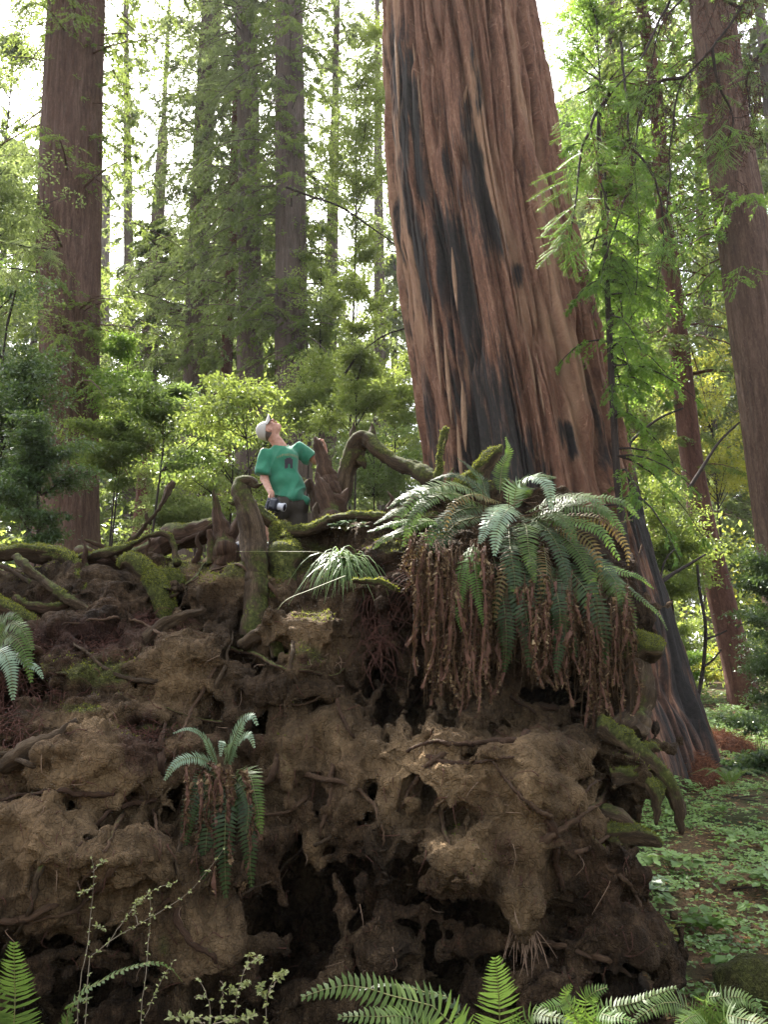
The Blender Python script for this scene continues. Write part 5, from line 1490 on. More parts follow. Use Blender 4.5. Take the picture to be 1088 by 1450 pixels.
def rosette(name, label, cat, cen, n, rad, leaf, mat, stemmat, rng, up=.6, asp=.8, lob=3, group=None):
    """small plant: stalks from a base, each ending in a few leaflets"""
    rt = thing(name, label, cat, cen, group)
    g = Geo(); C, D, Nn, Ls = [], [], [], []
    for k in range(n):
        d = np.array([rng.normal(0, 1), rng.normal(-.2, 1), 0]); d = norm(d) * rad * rng.uniform(.2, 1)
        tip = np.array(cen) + d + np.array([0, 0, rad * up * rng.uniform(.5, 1.2)])
        v, f_, _ = tube(spline([cen, np.array(cen) + d * .4 + np.array([0, 0, rad * up * .7]), tip], 6), np.linspace(.004, .002, 6), 4, cap=False)
        g.add(v, f_)
        a0 = rng.uniform(0, 6.3)
        tilt = rng.normal(0, .25, 3) + np.array([0, -.25, 1])
        for q in range(lob):
            a = a0 + q * 2 * PI / lob
            C.append(tip); D.append(np.array([math.cos(a), math.sin(a), -.15 + rng.normal(0, .1)])); Nn.append(tilt); Ls.append(leaf * rng.uniform(.7, 1.2))
    V, F = leaves(np.array(C), np.array(D), np.array(Nn), np.array(Ls), np.array(Ls) * asp, .62)
    part("foliage", rt, V, F, mat)
    V, F = g.out()
    part("stem", rt, V, F, stemmat)
    return rt


rosette("leafy_plant", "little plant of round silvery leaves under the railing root", "plant", on(490, 752, -.02), 40, .20, .05, FERNP, RACH, R_(41), .35, 1.0)
rosette("leafy_plant", "sprig of small dull leaves beside the fern's dead stalks", "plant", on(618, 768, -.1), 22, .16, .045, FERN, RACH, R_(42), .4, .8)
rosette("leafy_plant", "tiny bright green sprout alone on bare soil", "plant", on(466, 905, -.03), 4, .04, .035, FERNY, RACH, R_(43), .5, .8)

# fibrous dead rootlets on the face
def rootlets(label, a, b, ra, rb, n, ln, rng, mat, down=.5):
    g = Geo()
    for k in range(n):
        p = on(a + rng.normal(0, ra), b + rng.normal(0, rb), -.05)
        d = norm(np.array([rng.normal(0, 1), -abs(rng.normal(0, .5)), rng.normal(-down, .6)])) * ln * rng.uniform(.4, 1.2)
        v, f_, _ = tube(spline([p + np.array([0, .08, 0]), p, p + d * .6 + rng.normal(0, .02, 3), p + d + np.array([0, 0, -.3 * ln])], 6), np.linspace(.0045, .0015, 6), 4, cap=False)
        g.add(v, f_)
    V, F = g.out()
    return part("rootlet_mat", fallen, V, F, mat, label=label)
RL1 = simple("rootlets_red", (.06, .026, .018), .9, .15, .5, 30)
RL2 = simple("rootlets_pale", (.18, .12, .08), .9, .15, .5, 30)
rootlets("dark red mat of dead needles and rootlets on a ledge", 130, 905, 55, 12, 300, .16, R_(61), RL1, .2)
rootlets(None, 205, 885, 35, 10, 160, .14, R_(62), RL1, .2)
rootlets(None, 200, 1055, 25, 22, 130, .13, R_(63), RL1, .3)
rootlets("pale frayed rootlets on a soil knob", 435, 938, 16, 8, 60, .12, R_(64), RL2, .2)
rootlets(None, 538, 885, 14, 30, 110, .2, R_(65), RL1, 1.0)
rootlets(None, 20, 1010, 22, 40, 120, .2, R_(66), RL1, .8)
rootlets("frayed root end hanging over the big hollow", 742, 1300, 6, 14, 40, .25, R_(67), RL2, 2.5)
rootlets(None, 90, 975, 60, 14, 110, .13, R_(68), RL1, .2)
rootlets(None, 610, 800, 30, 30, 160, .25, R_(69), RL1, .8)

def hangers(n, x0, x1, y0, y1, l0, l1, rng, mat, label=None):
    g = Geo()
    for k in range(n):
        h = hit(rng.uniform(x0, x1), rng.uniform(y0, y1))
        if h is None: continue
        p = h - (h - CAMP) / np.linalg.norm(h - CAMP) * .015
        ln = rng.uniform(l0, l1)
        d = np.array([rng.normal(0, .4), rng.normal(-.25, .25), -1.0]) if rng.random() < .6 else np.array([rng.normal(0, 1), -.3, rng.normal(0, .8)])
        d = norm(d) * ln
        A = spline([p + np.array([0, .04, 0]), p, p + d * .5 + rng.normal(0, .15, 3) * ln, p + d + rng.normal(0, .2, 3) * ln], 8)
        v, f_, _ = tube(A, np.linspace(rng.uniform(.002, .005), .001, 8), 4, cap=False); g.add(v, f_)
    V, F = g.out()
    return part("rootlet_mat", fallen, V, F, mat, label=label)
hangers(230, 0, 420, 860, 1400, .03, .13, R_(171), RL1)
hangers(230, 400, 920, 1000, 1400, .03, .15, R_(172), RL1)
hangers(60, 0, 900, 900, 1380, .05, .18, R_(173), RL2)

# twigs dropped on the ground
tw_ = Geo()
for k in range(170):
    xx, yy = rng.uniform(1.6, 9), rng.uniform(4.5, 18)
    a_ = rng.uniform(0, 6.3); L_ = rng.uniform(.15, .8)
    tt = np.linspace(0, 1, 6)
    P = np.stack([xx + np.cos(a_) * L_ * tt, yy + np.sin(a_) * L_ * tt, tt * 0], -1) + rng.normal(0, .012, (6, 3))
    P[:, 2] = gh(P[:, 0], P[:, 1]) + .012 + rng.uniform(0, .05) * tt
    v, f_, bc = tube(P, np.linspace(rng.uniform(.004, .012), .003, 6), 5); tw_.add(v, f_, bc=bc)
V, F = tw_.out()
tag(link("twig_litter", mesh_np("twig_litter", V, F, M_TWIG, True, tw_.attrs())), kind="stuff")

# thin bramble shoots in front of the hollows
SHOOT = simple("shoot_bark", (.16, .13, .09), .8, .2, .3, 30)
def shoot(label, lines, Y, leafs, rng, mat=None, lsz=.018):
    p0 = at(lines[0][0][0], 1450, Y); p0[2] = float(gh(p0[0], p0[1]))
    rt = thing("bramble_shoot", label, "plant", p0)
    g = Geo(); C, D = [], []
    for q, ln in enumerate(lines):
        P = [at(a, b, Y + .06 * math.sin(b)) for a, b in ln]
        if q == 0: P = [p0] + P
        P = spline(np.array(P), 24) + rng.normal(0, .002, (24, 3))
        v, f_, _ = tube(P, np.linspace(.0035 if q == 0 else .0025, .0012, 24), 5)
        g.add(v, f_)
        for k in range(int(leafs * (1 if q == 0 else .7))):
            i = rng.integers(6, 24)
            C.append(P[i]); D.append([rng.normal(0, 1), rng.normal(-.4, .6), rng.normal(0, .5)])
    V, F = g.out(); part("stem", rt, V, F, SHOOT)
    C = np.array(C); V, F = leaves(C, np.array(D, float), rng.normal(0, .5, C.shape) + np.array([0, -.4, 1]), lsz * rng.uniform(.6, 1.5, len(C)), lsz * .7)
    part("foliage", rt, V, F, mat or SHL)
SHL = leafmat("shoot_leaves", [(.09, .12, .035), (.18, .2, .07), (.3, .3, .12)], (.3, .34, .1), .35, .5, .4)
shoot("tall thin shoot with sparse tiny leaves rising before the soil face", [[(112, 1400), (122, 1350), (129, 1290), (133, 1235), (129, 1212)], [(131, 1258), (118, 1262), (112, 1268)], [(131, 1235), (142, 1222), (148, 1218)], [(130, 1310), (142, 1312), (148, 1318)]], 5.2, 30, R_(71))
shoot("leaning shoot crowded with small yellowish leaves reaching toward the low fern", [[(125, 1370), (140, 1345), (175, 1320), (215, 1298), (260, 1270), (290, 1238), (318, 1200)], [(150, 1340), (185, 1290), (215, 1262), (248, 1250)], [(195, 1310), (190, 1282), (208, 1268)]], 5.15, 80, R_(72))
shoot("straight upright shoot with a knot of pale leaves", [[(200, 1430), (206, 1380), (211, 1320), (213, 1285), (212, 1262)], [(205, 1440), (225, 1395), (245, 1360)]], 5.1, 44, R_(73))
shoot("spindly shoot with pale leaflets before the dark hollow's edge", [[(332, 1440), (338, 1400), (350, 1360), (354, 1348)], [(345, 1375), (362, 1356), (370, 1358)], [(338, 1410), (325, 1398)], [(340, 1400), (352, 1390)]], 4.9, 44, R_(74), lsz=.024)
shoot("short bent shoot beside the slender arching frond's tip", [[(298, 1440), (292, 1410), (284, 1390), (276, 1386)], [(292, 1410), (275, 1412)], [(312, 1440), (316, 1400), (312, 1388)]], 4.9, 18, R_(75), lsz=.022)
shoot("greenish sprig growing where the ground meets the middle hollow", [[(376, 1440), (379, 1410), (388, 1380)], [(380, 1405), (400, 1378), (404, 1376)], [(378, 1415), (368, 1400), (372, 1392)]], 4.9, 50, R_(76), lsz=.026)
shoot("low tangle of yellow green leaflets on the ground", [[(270, 1455), (290, 1442), (320, 1440)], [(290, 1450), (260, 1440), (240, 1442)], [(300, 1450), (345, 1440), (360, 1436)]], 4.8, 50, R_(77), lsz=.03)
p = at(52, 1450, 4.3); p[2] = float(gh(p[0], p[1])) + .28
rosette("leafy_plant", "broad soft pale green leaves low at the bottom near the upright frond", "plant", p, 9, .13, .14, FERNP, RACH, R_(78), .8, 1.0, 3)

# ---------------------------------------------------------------- ground cover on the right
CLOV = leafmat("clover_leaves", [(.05, .10, .022), (.11, .19, .05), (.20, .30, .09)], (.26, .40, .06), .35, .45, .3, 1.5, .55)
rng = R_(81)
C, D, Nn, Ls = [], [], [], []
def gscatter(n, x0, x1, y0, y1, dens=None):
    X = rng.uniform(x0, x1, n); Y = rng.uniform(y0 ** .5, y1 ** .5, n) ** 2
    k = fbm(np.stack([X * .9, Y * .7, X * 0], -1), 3, 41) + rng.normal(0, .35, n) > (-.1 if dens is None else dens)
    return X[k], Y[k]
X, Y = gscatter(90000, 1.2, 14, 4.3, 24, -.3)
keep = X > np.interp(Y, [4, 5, 6, 8, 20], [1.3, 1.5, 1.95, 2.0, 2.2])
X, Y = X[keep], Y[keep]
Z = gh(X, Y) + rng.uniform(.02, .10, len(X)) + .16 * np.clip(fbm(np.stack([X * 2.2, Y * 2, X * 0], -1), 2, 45), 0, 1)
T = np.stack([X, Y, Z], -1)
a0 = rng.uniform(0, 6.3, len(X))
for q in range(3):
    a = a0 + q * 2.094
    C.append(T); D.append(np.stack([np.cos(a), np.sin(a), -.15 + rng.normal(0, .15, len(a))], -1))
    Nn.append(np.array([0, -.2, 1.]) + rng.normal(0, .28, T.shape))
V, F = leaves(np.concatenate(C), np.concatenate(D), np.concatenate(Nn), rng.uniform(.026, .06, 3 * len(X)), rng.uniform(.026, .052, 3 * len(X)), .6)
nb_ = 2600
X, Y = gscatter(nb_, 1.4, 12, 4.4, 20, .1)
k_ = X > np.interp(Y, [4, 5, 6, 8, 20], [1.4, 1.6, 2.05, 2.1, 2.3]); X, Y = X[k_], Y[k_]
Zc = gh(X, Y) + rng.uniform(.08, .24, len(X))
cl = []
for q in range(5):
    a = rng.uniform(0, 6.3, len(X))
    cl.append((np.stack([X + .05 * np.cos(a), Y + .05 * np.sin(a), Zc + rng.normal(0, .02, len(X))], -1), np.stack([np.cos(a), np.sin(a), -.25 + rng.normal(0, .15, len(a))], -1)))
cb, db = np.concatenate([c_[0] for c_ in cl]), np.concatenate([c_[1] for c_ in cl])
V3, F3 = leaves(cb, db, np.array([0, -.25, 1.]) + rng.normal(0, .3, cb.shape), rng.uniform(.06, .13, len(cb)), rng.uniform(.05, .09, len(cb)), .5)
V, F = np.vstack([V, V3]), np.vstack([F, F3 + len(V)])
tag(link("clover_cover", mesh_np("clover_cover", V, F, CLOV)), kind="stuff")
LIT = leafmat("leaf_litter", [(.05, .025, .015), (.14, .065, .035), (.28, .16, .07), (.34, .26, .09)], (.3, .18, .06), .15, .7, .2, 2, .3)
X = rng.uniform(-4, 12, 40000); Y = rng.uniform(2.0 ** .5, 24 ** .5, 40000) ** 2
T = np.stack([X, Y, gh(X, Y) + rng.uniform(.004, .02, len(X))], -1)
V, F = leaves(T, rng.normal(0, 1, T.shape) * [1, 1, .15], np.array([0, 0, 1.]) + rng.normal(0, .3, T.shape), rng.uniform(.03, .09, len(X)), rng.uniform(.006, .04, len(X)))
tag(link("leaf_litter", mesh_np("leaf_litter", V, F, LIT)), kind="stuff")

for k, (a, b, Y, n, rad, lf, lab, mt) in enumerate([
    (945, 1135, 9.2, 16, .30, .13, "pale green broad leafed plant below the drooping mossy root", CLOV), (915, 1160, 8.6, 10, .2, .12, "pale leafy plant partly behind the drooping mossy root", FERNP),
    (990, 1215, 7.8, 12, .22, .12, "bright green star leafed plant in the middle of the clover", FERNY), (1070, 1175, 8.6, 14, .25, .12, "green leafy clump at the clover's far edge", CLOV),
    (935, 1255, 7.4, 16, .22, .08, "yellow green plant low beside the wad's flank", L_YELLOW), (1020, 1300, 6.9, 14, .22, .09, "dull green clump in the clover nearest the ferns", CLOV)]):
    c = at(a, b, Y); c[2] = float(gh(c[0], c[1]))
    rosette("leafy_plant", lab, "plant", c, n, rad, lf, mt, RACH, R_(90 + k), .7, .7, 4)

# heap of red needles against the giant's foot
def heap(label, a, b, Y, rx, h, n, rng, mat):
    c = at(a, b, Y); c[2] = float(gh(c[0], c[1]))
    rt = thing("needle_heap", label, "litter heap", c)
    u = np.linspace(0, 2 * PI, 48, endpoint=False); r = np.linspace(0, 1, 14)
    Rr, U = np.meshgrid(r, u, indexing='ij')
    X = Rr * np.cos(U) * rx; Yv = Rr * np.sin(U) * rx * .8
    Zv = h * (1 - Rr ** 2) ** 1.2 - .05 * (Rr > .95)
    q = np.stack([X, Yv, Zv], -1).reshape(-1, 3)
    q += (.04 * fbm(q * 6, 3, 7))[:, None] * np.array([.3, .3, 1])
    i = np.arange(13)[:, None] * 48; j = np.arange(48)[None]; kk = (j + 1) % 48
    F = np.stack([i + j, i + 48 + j, i + 48 + kk, i + kk], -1).reshape(-1, 4)
    part("mound", rt, q + c, F, MDUFF, True)
    T = rng.uniform(0, 2 * PI, n); Rn = rng.uniform(0, 1, n) ** .5
    P = np.stack([Rn * np.cos(T) * rx, Rn * np.sin(T) * rx * .8, h * (1 - Rn ** 2) ** 1.2 + rng.uniform(0, .05, n)], -1) + c
    V, F = leaves(P, rng.normal(0, 1, P.shape) * [1, 1, .5], rng.normal(0, 1, P.shape), rng.uniform(.06, .2, n), .008)
    part("needles", rt, V, F, mat)
MDUFF = simple("duff", (.06, .025, .015), .95, .1, .5, 18, .6)
NEED = leafmat("dead_needles", [(.05, .018, .01), (.13, .05, .025), (.24, .11, .06)], (.2, .07, .03), .2, .8, .15, 2, .3)
heap("heap of rusty red dead needles at the scarred giant's foot", 968, 1100, 13.3, .62, .55, 7000, R_(95), NEED)
heap("lower spread of red brown needles beyond the heap", 1012, 1062, 16.0, .8, .32, 3000, R_(96), NEED)
# mossy lump at the lower right
lv = Vol((-.5, -.5, -.3), (.5, .5, .4), .025)
lv.ell((0, 0, 0), (.38, .32, .22), .05, noise=.08, seed=4)
V, Q = lv.mesh()
V = V + vnormals(V, Q) * (.012 * fbm(V * 18, 3, 2))[:, None]
c = at(1090, 1350, 6.3); c[2] = float(gh(c[0], c[1])) + .06
o = link("mossy_stone", mesh_np("mossy_stone", V, Q, MSOIL, True, {'moss': np.full(len(V), .9), 'duff': np.zeros(len(V)), 'ochre_lit': np.zeros(len(V))}))
o.location = c
tag(o, "low lump covered in olive moss at the edge of the clover", "stone")
# fallen dead branches lying beyond
for k, (a, b, c_, d, Y, r, lab) in enumerate([(985, 1000, 1060, 1008, 17, .05, "fallen dead branch lying on the litter near the leaning trunk"), (1000, 1018, 1045, 1024, 15.5, .03, "thin fallen branch on the litter before the leaning trunk")]):
    P = spline([at(a, b, Y) - [0, 0, .0], at((a + c_) / 2, (b + d) / 2 - 2, Y + .3), at(c_, d, Y + .2)], 16)
    P[:, 2] = gh(P[:, 0], P[:, 1]) + r * .8 + .04 * np.sin(np.arange(16))
    V, F, bc = tube(P, np.linspace(r, r * .5, 16), 8)
    o = link("fallen_branch", mesh_np("fallen_branch", V, F, M_BARK2, True, {'bc': bc})); tag(o, lab, "branch")

# ---------------------------------------------------------------- bare sapling and overhanging boughs
def bare_stem(name, label, lines, Y, mat, cat="branch", r=(3, 1), ground_=False):
    P0 = at(lines[0][0][0], lines[0][0][1], Y)
    if ground_: P0[2] = float(gh(P0[0], P0[1])) - .05
    rt = thing(name, label, cat, P0)
    for q, ln in enumerate(lines):
        P = [at(a, b, Y + .1 * i) for i, (a, b) in enumerate(ln)]
        if q == 0 and ground_: P = [P0] + P
        rad = np.linspace(r[0], r[1], 26) * (1 if q == 0 else .55) * .5 * ppm(Y)
        V, F, bc = tube(spline(np.array(P), 26), rad, 7)
        part("stem" if q == 0 else "side_branch", rt, V, F, mat, True, {'bc': bc})
    return rt
bare_stem("bare_sapling", "leafless dark sapling with a wavy stem beside the leaning trunk", [[(988, 1000), (996, 950), (1000, 890), (992, 840), (988, 800)], [(996, 945), (1010, 935), (1022, 920)], [(999, 905), (1015, 900), (1030, 893)]], 16, M_TWIG, "sapling", (7, 4), True)
bare_stem("dead_branch", "long bare dead branch slanting up to the wide trunk", [[(978, 690), (1000, 655), (1020, 625), (1048, 598)]], 18.5, M_TWIG, "branch", (6, 3))
bare_stem("dead_branch", "bare branch slanting across in front of the distant red trunk", [[(880, 640), (905, 615), (935, 592), (968, 578)]], 20, M_TWIG, "branch", (5, 3))
bare_stem("bent_branch", "forked dark branch sticking out from behind the giant's flank", [[(930, 830), (950, 815), (975, 800), (1000, 785)], [(935, 826), (942, 795), (958, 775)]], 14.6, M_TWIG, "branch", (7, 3))
bare_stem("drooping_branch", "thin dark branch sloping down across the white gap to the giant", [[(405, 265), (440, 278), (480, 292), (520, 318), (565, 350)], [(480, 292), (495, 300), (505, 320)]], 20, M_TWIG, "branch", (4, 2))
bare_stem("drooping_branch", "dark bough rising toward the giant's charred side", [[(488, 530), (510, 500), (545, 475), (585, 462)]], 17.5, M_TWIG, "branch", (4, 2))


def spray(P, wid, rng, needle=.028, nside=9):
    """flat redwood spray: a twig with side twigs, each feathered with two rows of needles"""
    C = spline(P, 20)
    T = norm(np.gradient(C, axis=0))
    up = norm(np.array([rng.normal(0, .35), -.55, .8]))
    tw = [(C[::4], .003)]
    bp, bd, nn_ = [], [], []
    def feather(A):
        t = norm(np.gradient(A, axis=0)); s = norm(np.cross(t, up))
        L = np.linalg.norm(np.diff(A, axis=0), axis=1).sum(); k = max(6, int(L / .0085))
        f = np.linspace(0, len(A) - 1, k)
        c = np.stack([np.interp(f, np.arange(len(A)), A[:, j]) for j in range(3)], -1)
        tt = np.stack([np.interp(f, np.arange(len(A)), t[:, j]) for j in range(3)], -1)
        ss = np.stack([np.interp(f, np.arange(len(A)), s[:, j]) for j in range(3)], -1)
        for sg in (1, -1):
            bp.append(c); bd.append(ss * sg + tt * .55); nn_.append(np.tile(up, (k, 1)) + rng.normal(0, .15, (k, 3)))
    feather(C)
    L = np.linalg.norm(np.diff(C, axis=0), axis=1).sum()
    for k in range(nside):
        i = int(2 + 16 * k / nside + rng.integers(0, 2))
        sg = 1 if k % 2 else -1
        s = norm(np.cross(T[i], up)) * sg
        ln = wid * (1.1 - k / nside) * rng.uniform(.7, 1.1)
        d = norm(s + T[i] * rng.uniform(.6, 1.1) + np.array([0, 0, -.12]))
        A = C[i] + d * np.linspace(0, ln, 8)[:, None] + np.array([0, 0, -.2]) * (np.linspace(0, 1, 8)[:, None] ** 2) * ln
        tw.append((A[::3], .002)); feather(A)
    c, d, n = np.concatenate(bp), np.concatenate(bd), np.concatenate(nn_)
    return leaves(c, d, n, needle * rng.uniform(.7, 1.1, len(c)), .0062), tw


def bough(label, stems, sprays, Y, mat, seed, extra=0, dead=0, name="redwood_bough"):
    rng = R_(seed)
    rt = thing(name, label, "branch", at(stems[0][0][0], stems[0][0][1], Y))
    g, fo, de = Geo(), Geo(), Geo()
    pts = []
    for ln in stems:
        P = spline(np.array([at(a, b, Y + c) for a, b, c in ln]), 30)
        P += .02 * np.stack([vnoise(P * 5 + k, 3) for k in (0, 9, 18)], -1)
        v, f_, bc = tube(P, np.linspace(.022, .006, 30), 7, cap=False); g.add(v, f_, bc=bc)
        pts.append(P)
    pts = np.concatenate(pts)
    L = []
    for a, b, c, d, dy in sprays:
        p0, p1 = at(a, b, Y + dy), at(c, d, Y + dy - .15)
        L.append((p0, p1, .45))
    for k in range(extra):
        p0 = pts[rng.integers(4, len(pts))]
        d = np.array([rng.normal(0, .8), rng.normal(-.1, .6), -abs(rng.normal(.35, .4))]); ln = rng.uniform(.22, .5)
        L.append((p0, p0 + norm(d) * ln, .4))
    for p0, p1, wr in L:
        j = np.argmin(((pts - p0) ** 2).sum(1))
        if np.linalg.norm(pts[j] - p0) > .04:
            v, f_, bc = tube(spline([pts[j], (pts[j] + p0) / 2 + [0, 0, -.03], p0], 8), np.linspace(.006, .003, 8), 5, cap=False); g.add(v, f_, bc=bc)
        m = (p0 + p1) / 2 + np.array([0, 0, .04 * np.linalg.norm(p1 - p0)])
        (V, F), tw = spray([p0, m, p1], np.linalg.norm(p1 - p0) * wr, rng)
        fo.add(V, F)
        for A, r in tw:
            v, f_, bc = tube(A, np.linspace(r, r * .5, len(A)), 4, cap=False); g.add(v, f_, bc=bc)
    for k in range(dead):
        p0 = pts[rng.integers(0, len(pts))] + rng.normal(0, .12, 3)
        d = np.array([rng.normal(0, .3), rng.normal(0, .3), -1]) * rng.uniform(.15, .5)
        A = spline([p0, p0 + d * .5 + rng.normal(0, .04, 3), p0 + d], 8)
        v, f_, bc = tube(A, np.linspace(.005, .002, 8), 4, cap=False); g.add(v, f_, bc=bc)
        c = A[rng.integers(1, 8, 26)] + rng.normal(0, .02, (26, 3))
        V, F = leaves(c, rng.normal(0, 1, c.shape) + [0, 0, -1.2], rng.normal(0, 1, c.shape), rng.uniform(.03, .075, 26), .012)
        de.add(V, F)
    V, F = g.out(); part("stem", rt, V, F, M_TWIG, True, g.attrs())
    V, F = fo.out(); part("foliage", rt, V, F, mat)
    if de.n:
        V, F = de.out(); part("dead_foliage", rt, V, F, DEADT)
    return rt
DEADT = leafmat("dead_twig_foliage", [(.02, .012, .010), (.045, .024, .018), (.12, .05, .03)], (.12, .05, .03), .2, .8, .15)
BR = leafmat("bough_needles", [(.035, .085, .015), (.07, .15, .025), (.13, .22, .04)], (.26, .42, .05), .42, .45, .3, 3, .5)
bough("sunlit redwood bough dangling over the giant's side with bright flat sprays", [[(990, -60, .3), (940, 20, .2), (905, 90, .1), (868, 130, 0), (850, 160, 0)], [(862, 132, 0), (838, 175, -.1), (822, 230, -.1), (815, 290, -.1), (808, 340, -.1)], [(870, 128, 0), (845, 120, -.1), (820, 132, -.2)], [(850, 160, 0), (848, 220, .1), (858, 300, .1)]],
      [(850, 125, 800, 148, -.1), (845, 132, 782, 190, -.1), (838, 170, 780, 205, -.1), (832, 110, 812, 95, -.1), (850, 150, 795, 222, 0), (820, 235, 752, 262, -.2), (818, 250, 748, 285, -.2), (818, 262, 762, 300, -.2), (814, 290, 768, 335, -.2), (812, 300, 786, 365, -.1), (810, 312, 800, 390, -.1), (812, 325, 838, 372, -.1), (815, 240, 800, 275, -.2), (825, 215, 790, 240, -.1), (836, 182, 850, 230, 0), (840, 195, 872, 240, 0), (808, 335, 760, 380, -.1), (806, 338, 818, 398, -.1)], 8.6, BR, 101, 26, 16)
bough("tangled bough with dark dead twigs hanging high beside the wide trunk", [[(1100, -60, .2), (1050, 10, .1), (1010, 70, 0), (970, 110, 0), (955, 160, 0), (948, 250, 0), (945, 330, 0)], [(1010, 70, 0), (1020, 120, 0), (1040, 170, .1), (1020, 220, .1)], [(970, 110, 0), (930, 120, .1), (905, 170, .1), (900, 240, .1)], [(1050, 10, .1), (985, -10, .1), (935, 40, .1), (920, 110, .1)], [(1085, 60, .2), (1060, 110, .2), (1068, 180, .2)]],
      [(955, 200, 985, 250, 0), (950, 240, 1000, 290, 0), (948, 280, 985, 330, 0), (950, 300, 910, 340, 0), (1030, 170, 1000, 225, 0), (1035, 180, 1060, 215, 0), (1025, 200, 1040, 240, 0), (1020, 215, 1010, 262, 0), (905, 190, 880, 250, 0), (902, 220, 925, 270, 0), (900, 240, 905, 300, 0), (925, 130, 890, 160, 0), (1065, 160, 1085, 200, 0), (945, 320, 955, 380, 0), (944, 330, 925, 370, 0)], 9.6, BR, 102, 50, 190)
bough("bough of long soft sprays between the giant and the leaning trunk", [[(880, 60, .2), (890, 160, 0), (900, 260, 0), (905, 340, 0), (900, 420, 0)], [(890, 200, 0), (930, 260, 0), (940, 340, 0), (930, 420, 0)], [(895, 260, 0), (868, 330, 0), (850, 400, 0)]],
      [(905, 300, 870, 360, 0), (905, 330, 940, 400, 0), (900, 360, 860, 420, 0), (930, 350, 975, 410, 0), (900, 400, 880, 470, 0), (930, 410, 945, 470, 0), (860, 380, 830, 430, 0)], 12.2, BR, 103, 70, 14)
bough("short pale green bough poking in at the edge above the tanoak", [[(-60, 330, 0), (-10, 340, 0), (40, 350, 0), (70, 352, 0)], [(-40, 390, .2), (10, 380, .2), (50, 385, .2)]], [(40, 350, 85, 342, 0), (20, 345, 60, 372, 0), (50, 352, 80, 378, 0)], 11.5, L_PALE, 104, 30, 0)

# ================================================================ the man
PY = 8.8
def J(px, py, dy=0.0): return at(px, py, PY + dy)


def flatcone(v, a, b, ra, rb, k=.01, ell=1.0):
    """tapered limb with flat ends (sleeves, trouser legs)"""
    a = np.array(a, float); b = np.array(b, float); d = b - a; L = np.linalg.norm(d); d = d / L
    m = max(ra, rb) + 2 * k + 3 * v.h
    g = v.box(np.minimum(a, b) - m, np.maximum(a, b) + m)
    if g is None: return
    sl, x, y, z = g
    t = (x - a[0]) * d[0] + (y - a[1]) * d[1] + (z - a[2]) * d[2]
    r = np.sqrt(np.maximum((x - a[0]) ** 2 + (y - a[1]) ** 2 + (z - a[2]) ** 2 - t * t, 0))
    q = r - (ra + (rb - ra) * np.clip(t / L, 0, 1))
    q = np.maximum(q, np.maximum(-t - ra * .5, t - L))
    v.f[sl] = v.smin(v.f[sl], q, k)


def hand(v, wr, d, n, side, curls=(.5, .7, .5), spread=.06, sc=1.0, thumb=(.6, .7, .4)):
    d = norm(np.array(d, float)); n = np.array(n, float); n = norm(n - d * n.dot(d)); s = np.cross(d, n) * side
    wr = np.array(wr, float)
    M = [list(d), list(s), list(n)]
    v.ell(wr + d * .05 * sc, (.052 * sc, .040 * sc, .017 * sc), .012, rot=M)
    v.capsule(wr - d * .02, wr + d * .03 * sc, .024, .026 * sc, .012)
    for i in range(4):
        f = 1.5 - i
        p = wr + d * (.088 - .006 * abs(f)) * sc + s * f * .0195 * sc
        fd = norm(d + s * f * spread)
        ang = 0
        for ln, c, r in zip((.042, .027, .021), curls, (.0095, .0085, .0075)):
            ang += c * (1 + .08 * (i - 1))
            q = p + (fd * math.cos(ang) + n * math.sin(ang)) * ln * sc * (.95, 1.06, 1.0, .8)[i]
            v.capsule(p, q, r * sc, r * sc * .88, .003)
            p = q
    p = wr + d * .022 * sc + s * .030 * sc
    td = norm(d * thumb[0] + s * thumb[1] + n * thumb[2])
    q = p + td * .045 * sc; v.capsule(p, q, .014 * sc, .011 * sc, .006)
    td = norm(td + d * .5 + n * .5); r = q + td * .032 * sc; v.capsule(q, r, .010 * sc, .008 * sc, .003)


c0 = J(405, 690)
person = thing("person", "man in a green t-shirt and pale cap leaning back to look up, holding a camera", "person", J(405, 780))
HUP, FN, LAT = norm(np.array([-.97, .02, .02])), norm(np.array([.06, -.10, .99])), np.array([0, 1., 0])
HUP = norm(HUP - FN * HUP.dot(FN)); LAT = np.cross(FN, HUP)
if LAT[1] < 0: LAT = -LAT
HC = J(381.5, 610.5)
def H(u, f, l): return HC + HUP * u + FN * f + LAT * l
b = Vol(J(355, 585, .4) - np.array([.2, 1.0, 1.75]), J(470, 585, .4) + np.array([.15, .1, .12]), .0065)
M = [list(HUP), list(FN), list(LAT)]
b.ell(H(.025, .0, 0), (.105, .092, .078), .02, rot=M)
b.ell(H(-.055, .028, 0), (.062, .062, .058), .03, rot=M)
b.capsule(H(-.095, .058, 0), H(-.10, .055, 0), .022, .02, .02)
b.capsule(H(.012, .092, 0), H(-.028, .118, 0), .010, .015, .008)
b.ell(H(-.028, .108, .014), (.010, .010, .009), .006, rot=M); b.ell(H(-.028, .108, -.014), (.010, .010, .009), .006, rot=M)
b.capsule(H(-.062, .098, -.02), H(-.062, .098, .02), .010, .010, .008)
b.ell(H(-.062, .110, 0), (.004, .006, .022), .004, sub=True, rot=M)
for l in (-.032, .032):
    b.ell(H(.012, .088, l), (.013, .010, .016), .010, sub=True, rot=M)
    b.ell(H(-.02, .076, l * 1.2), (.026, .018, .022), .02, rot=M)
    b.ell(H(-.008, -.005, l * 2.45), (.032, .020, .010), .006, rot=M)
    b.ell(H(-.006, .0, l * 2.72), (.018, .010, .006), .005, sub=True, rot=M)
b.capsule(H(-.02, -.03, 0), J(398, 634, .02), .060, .066, .03)
RS, LS = J(374, 641, -.02), J(423, 637, .12)
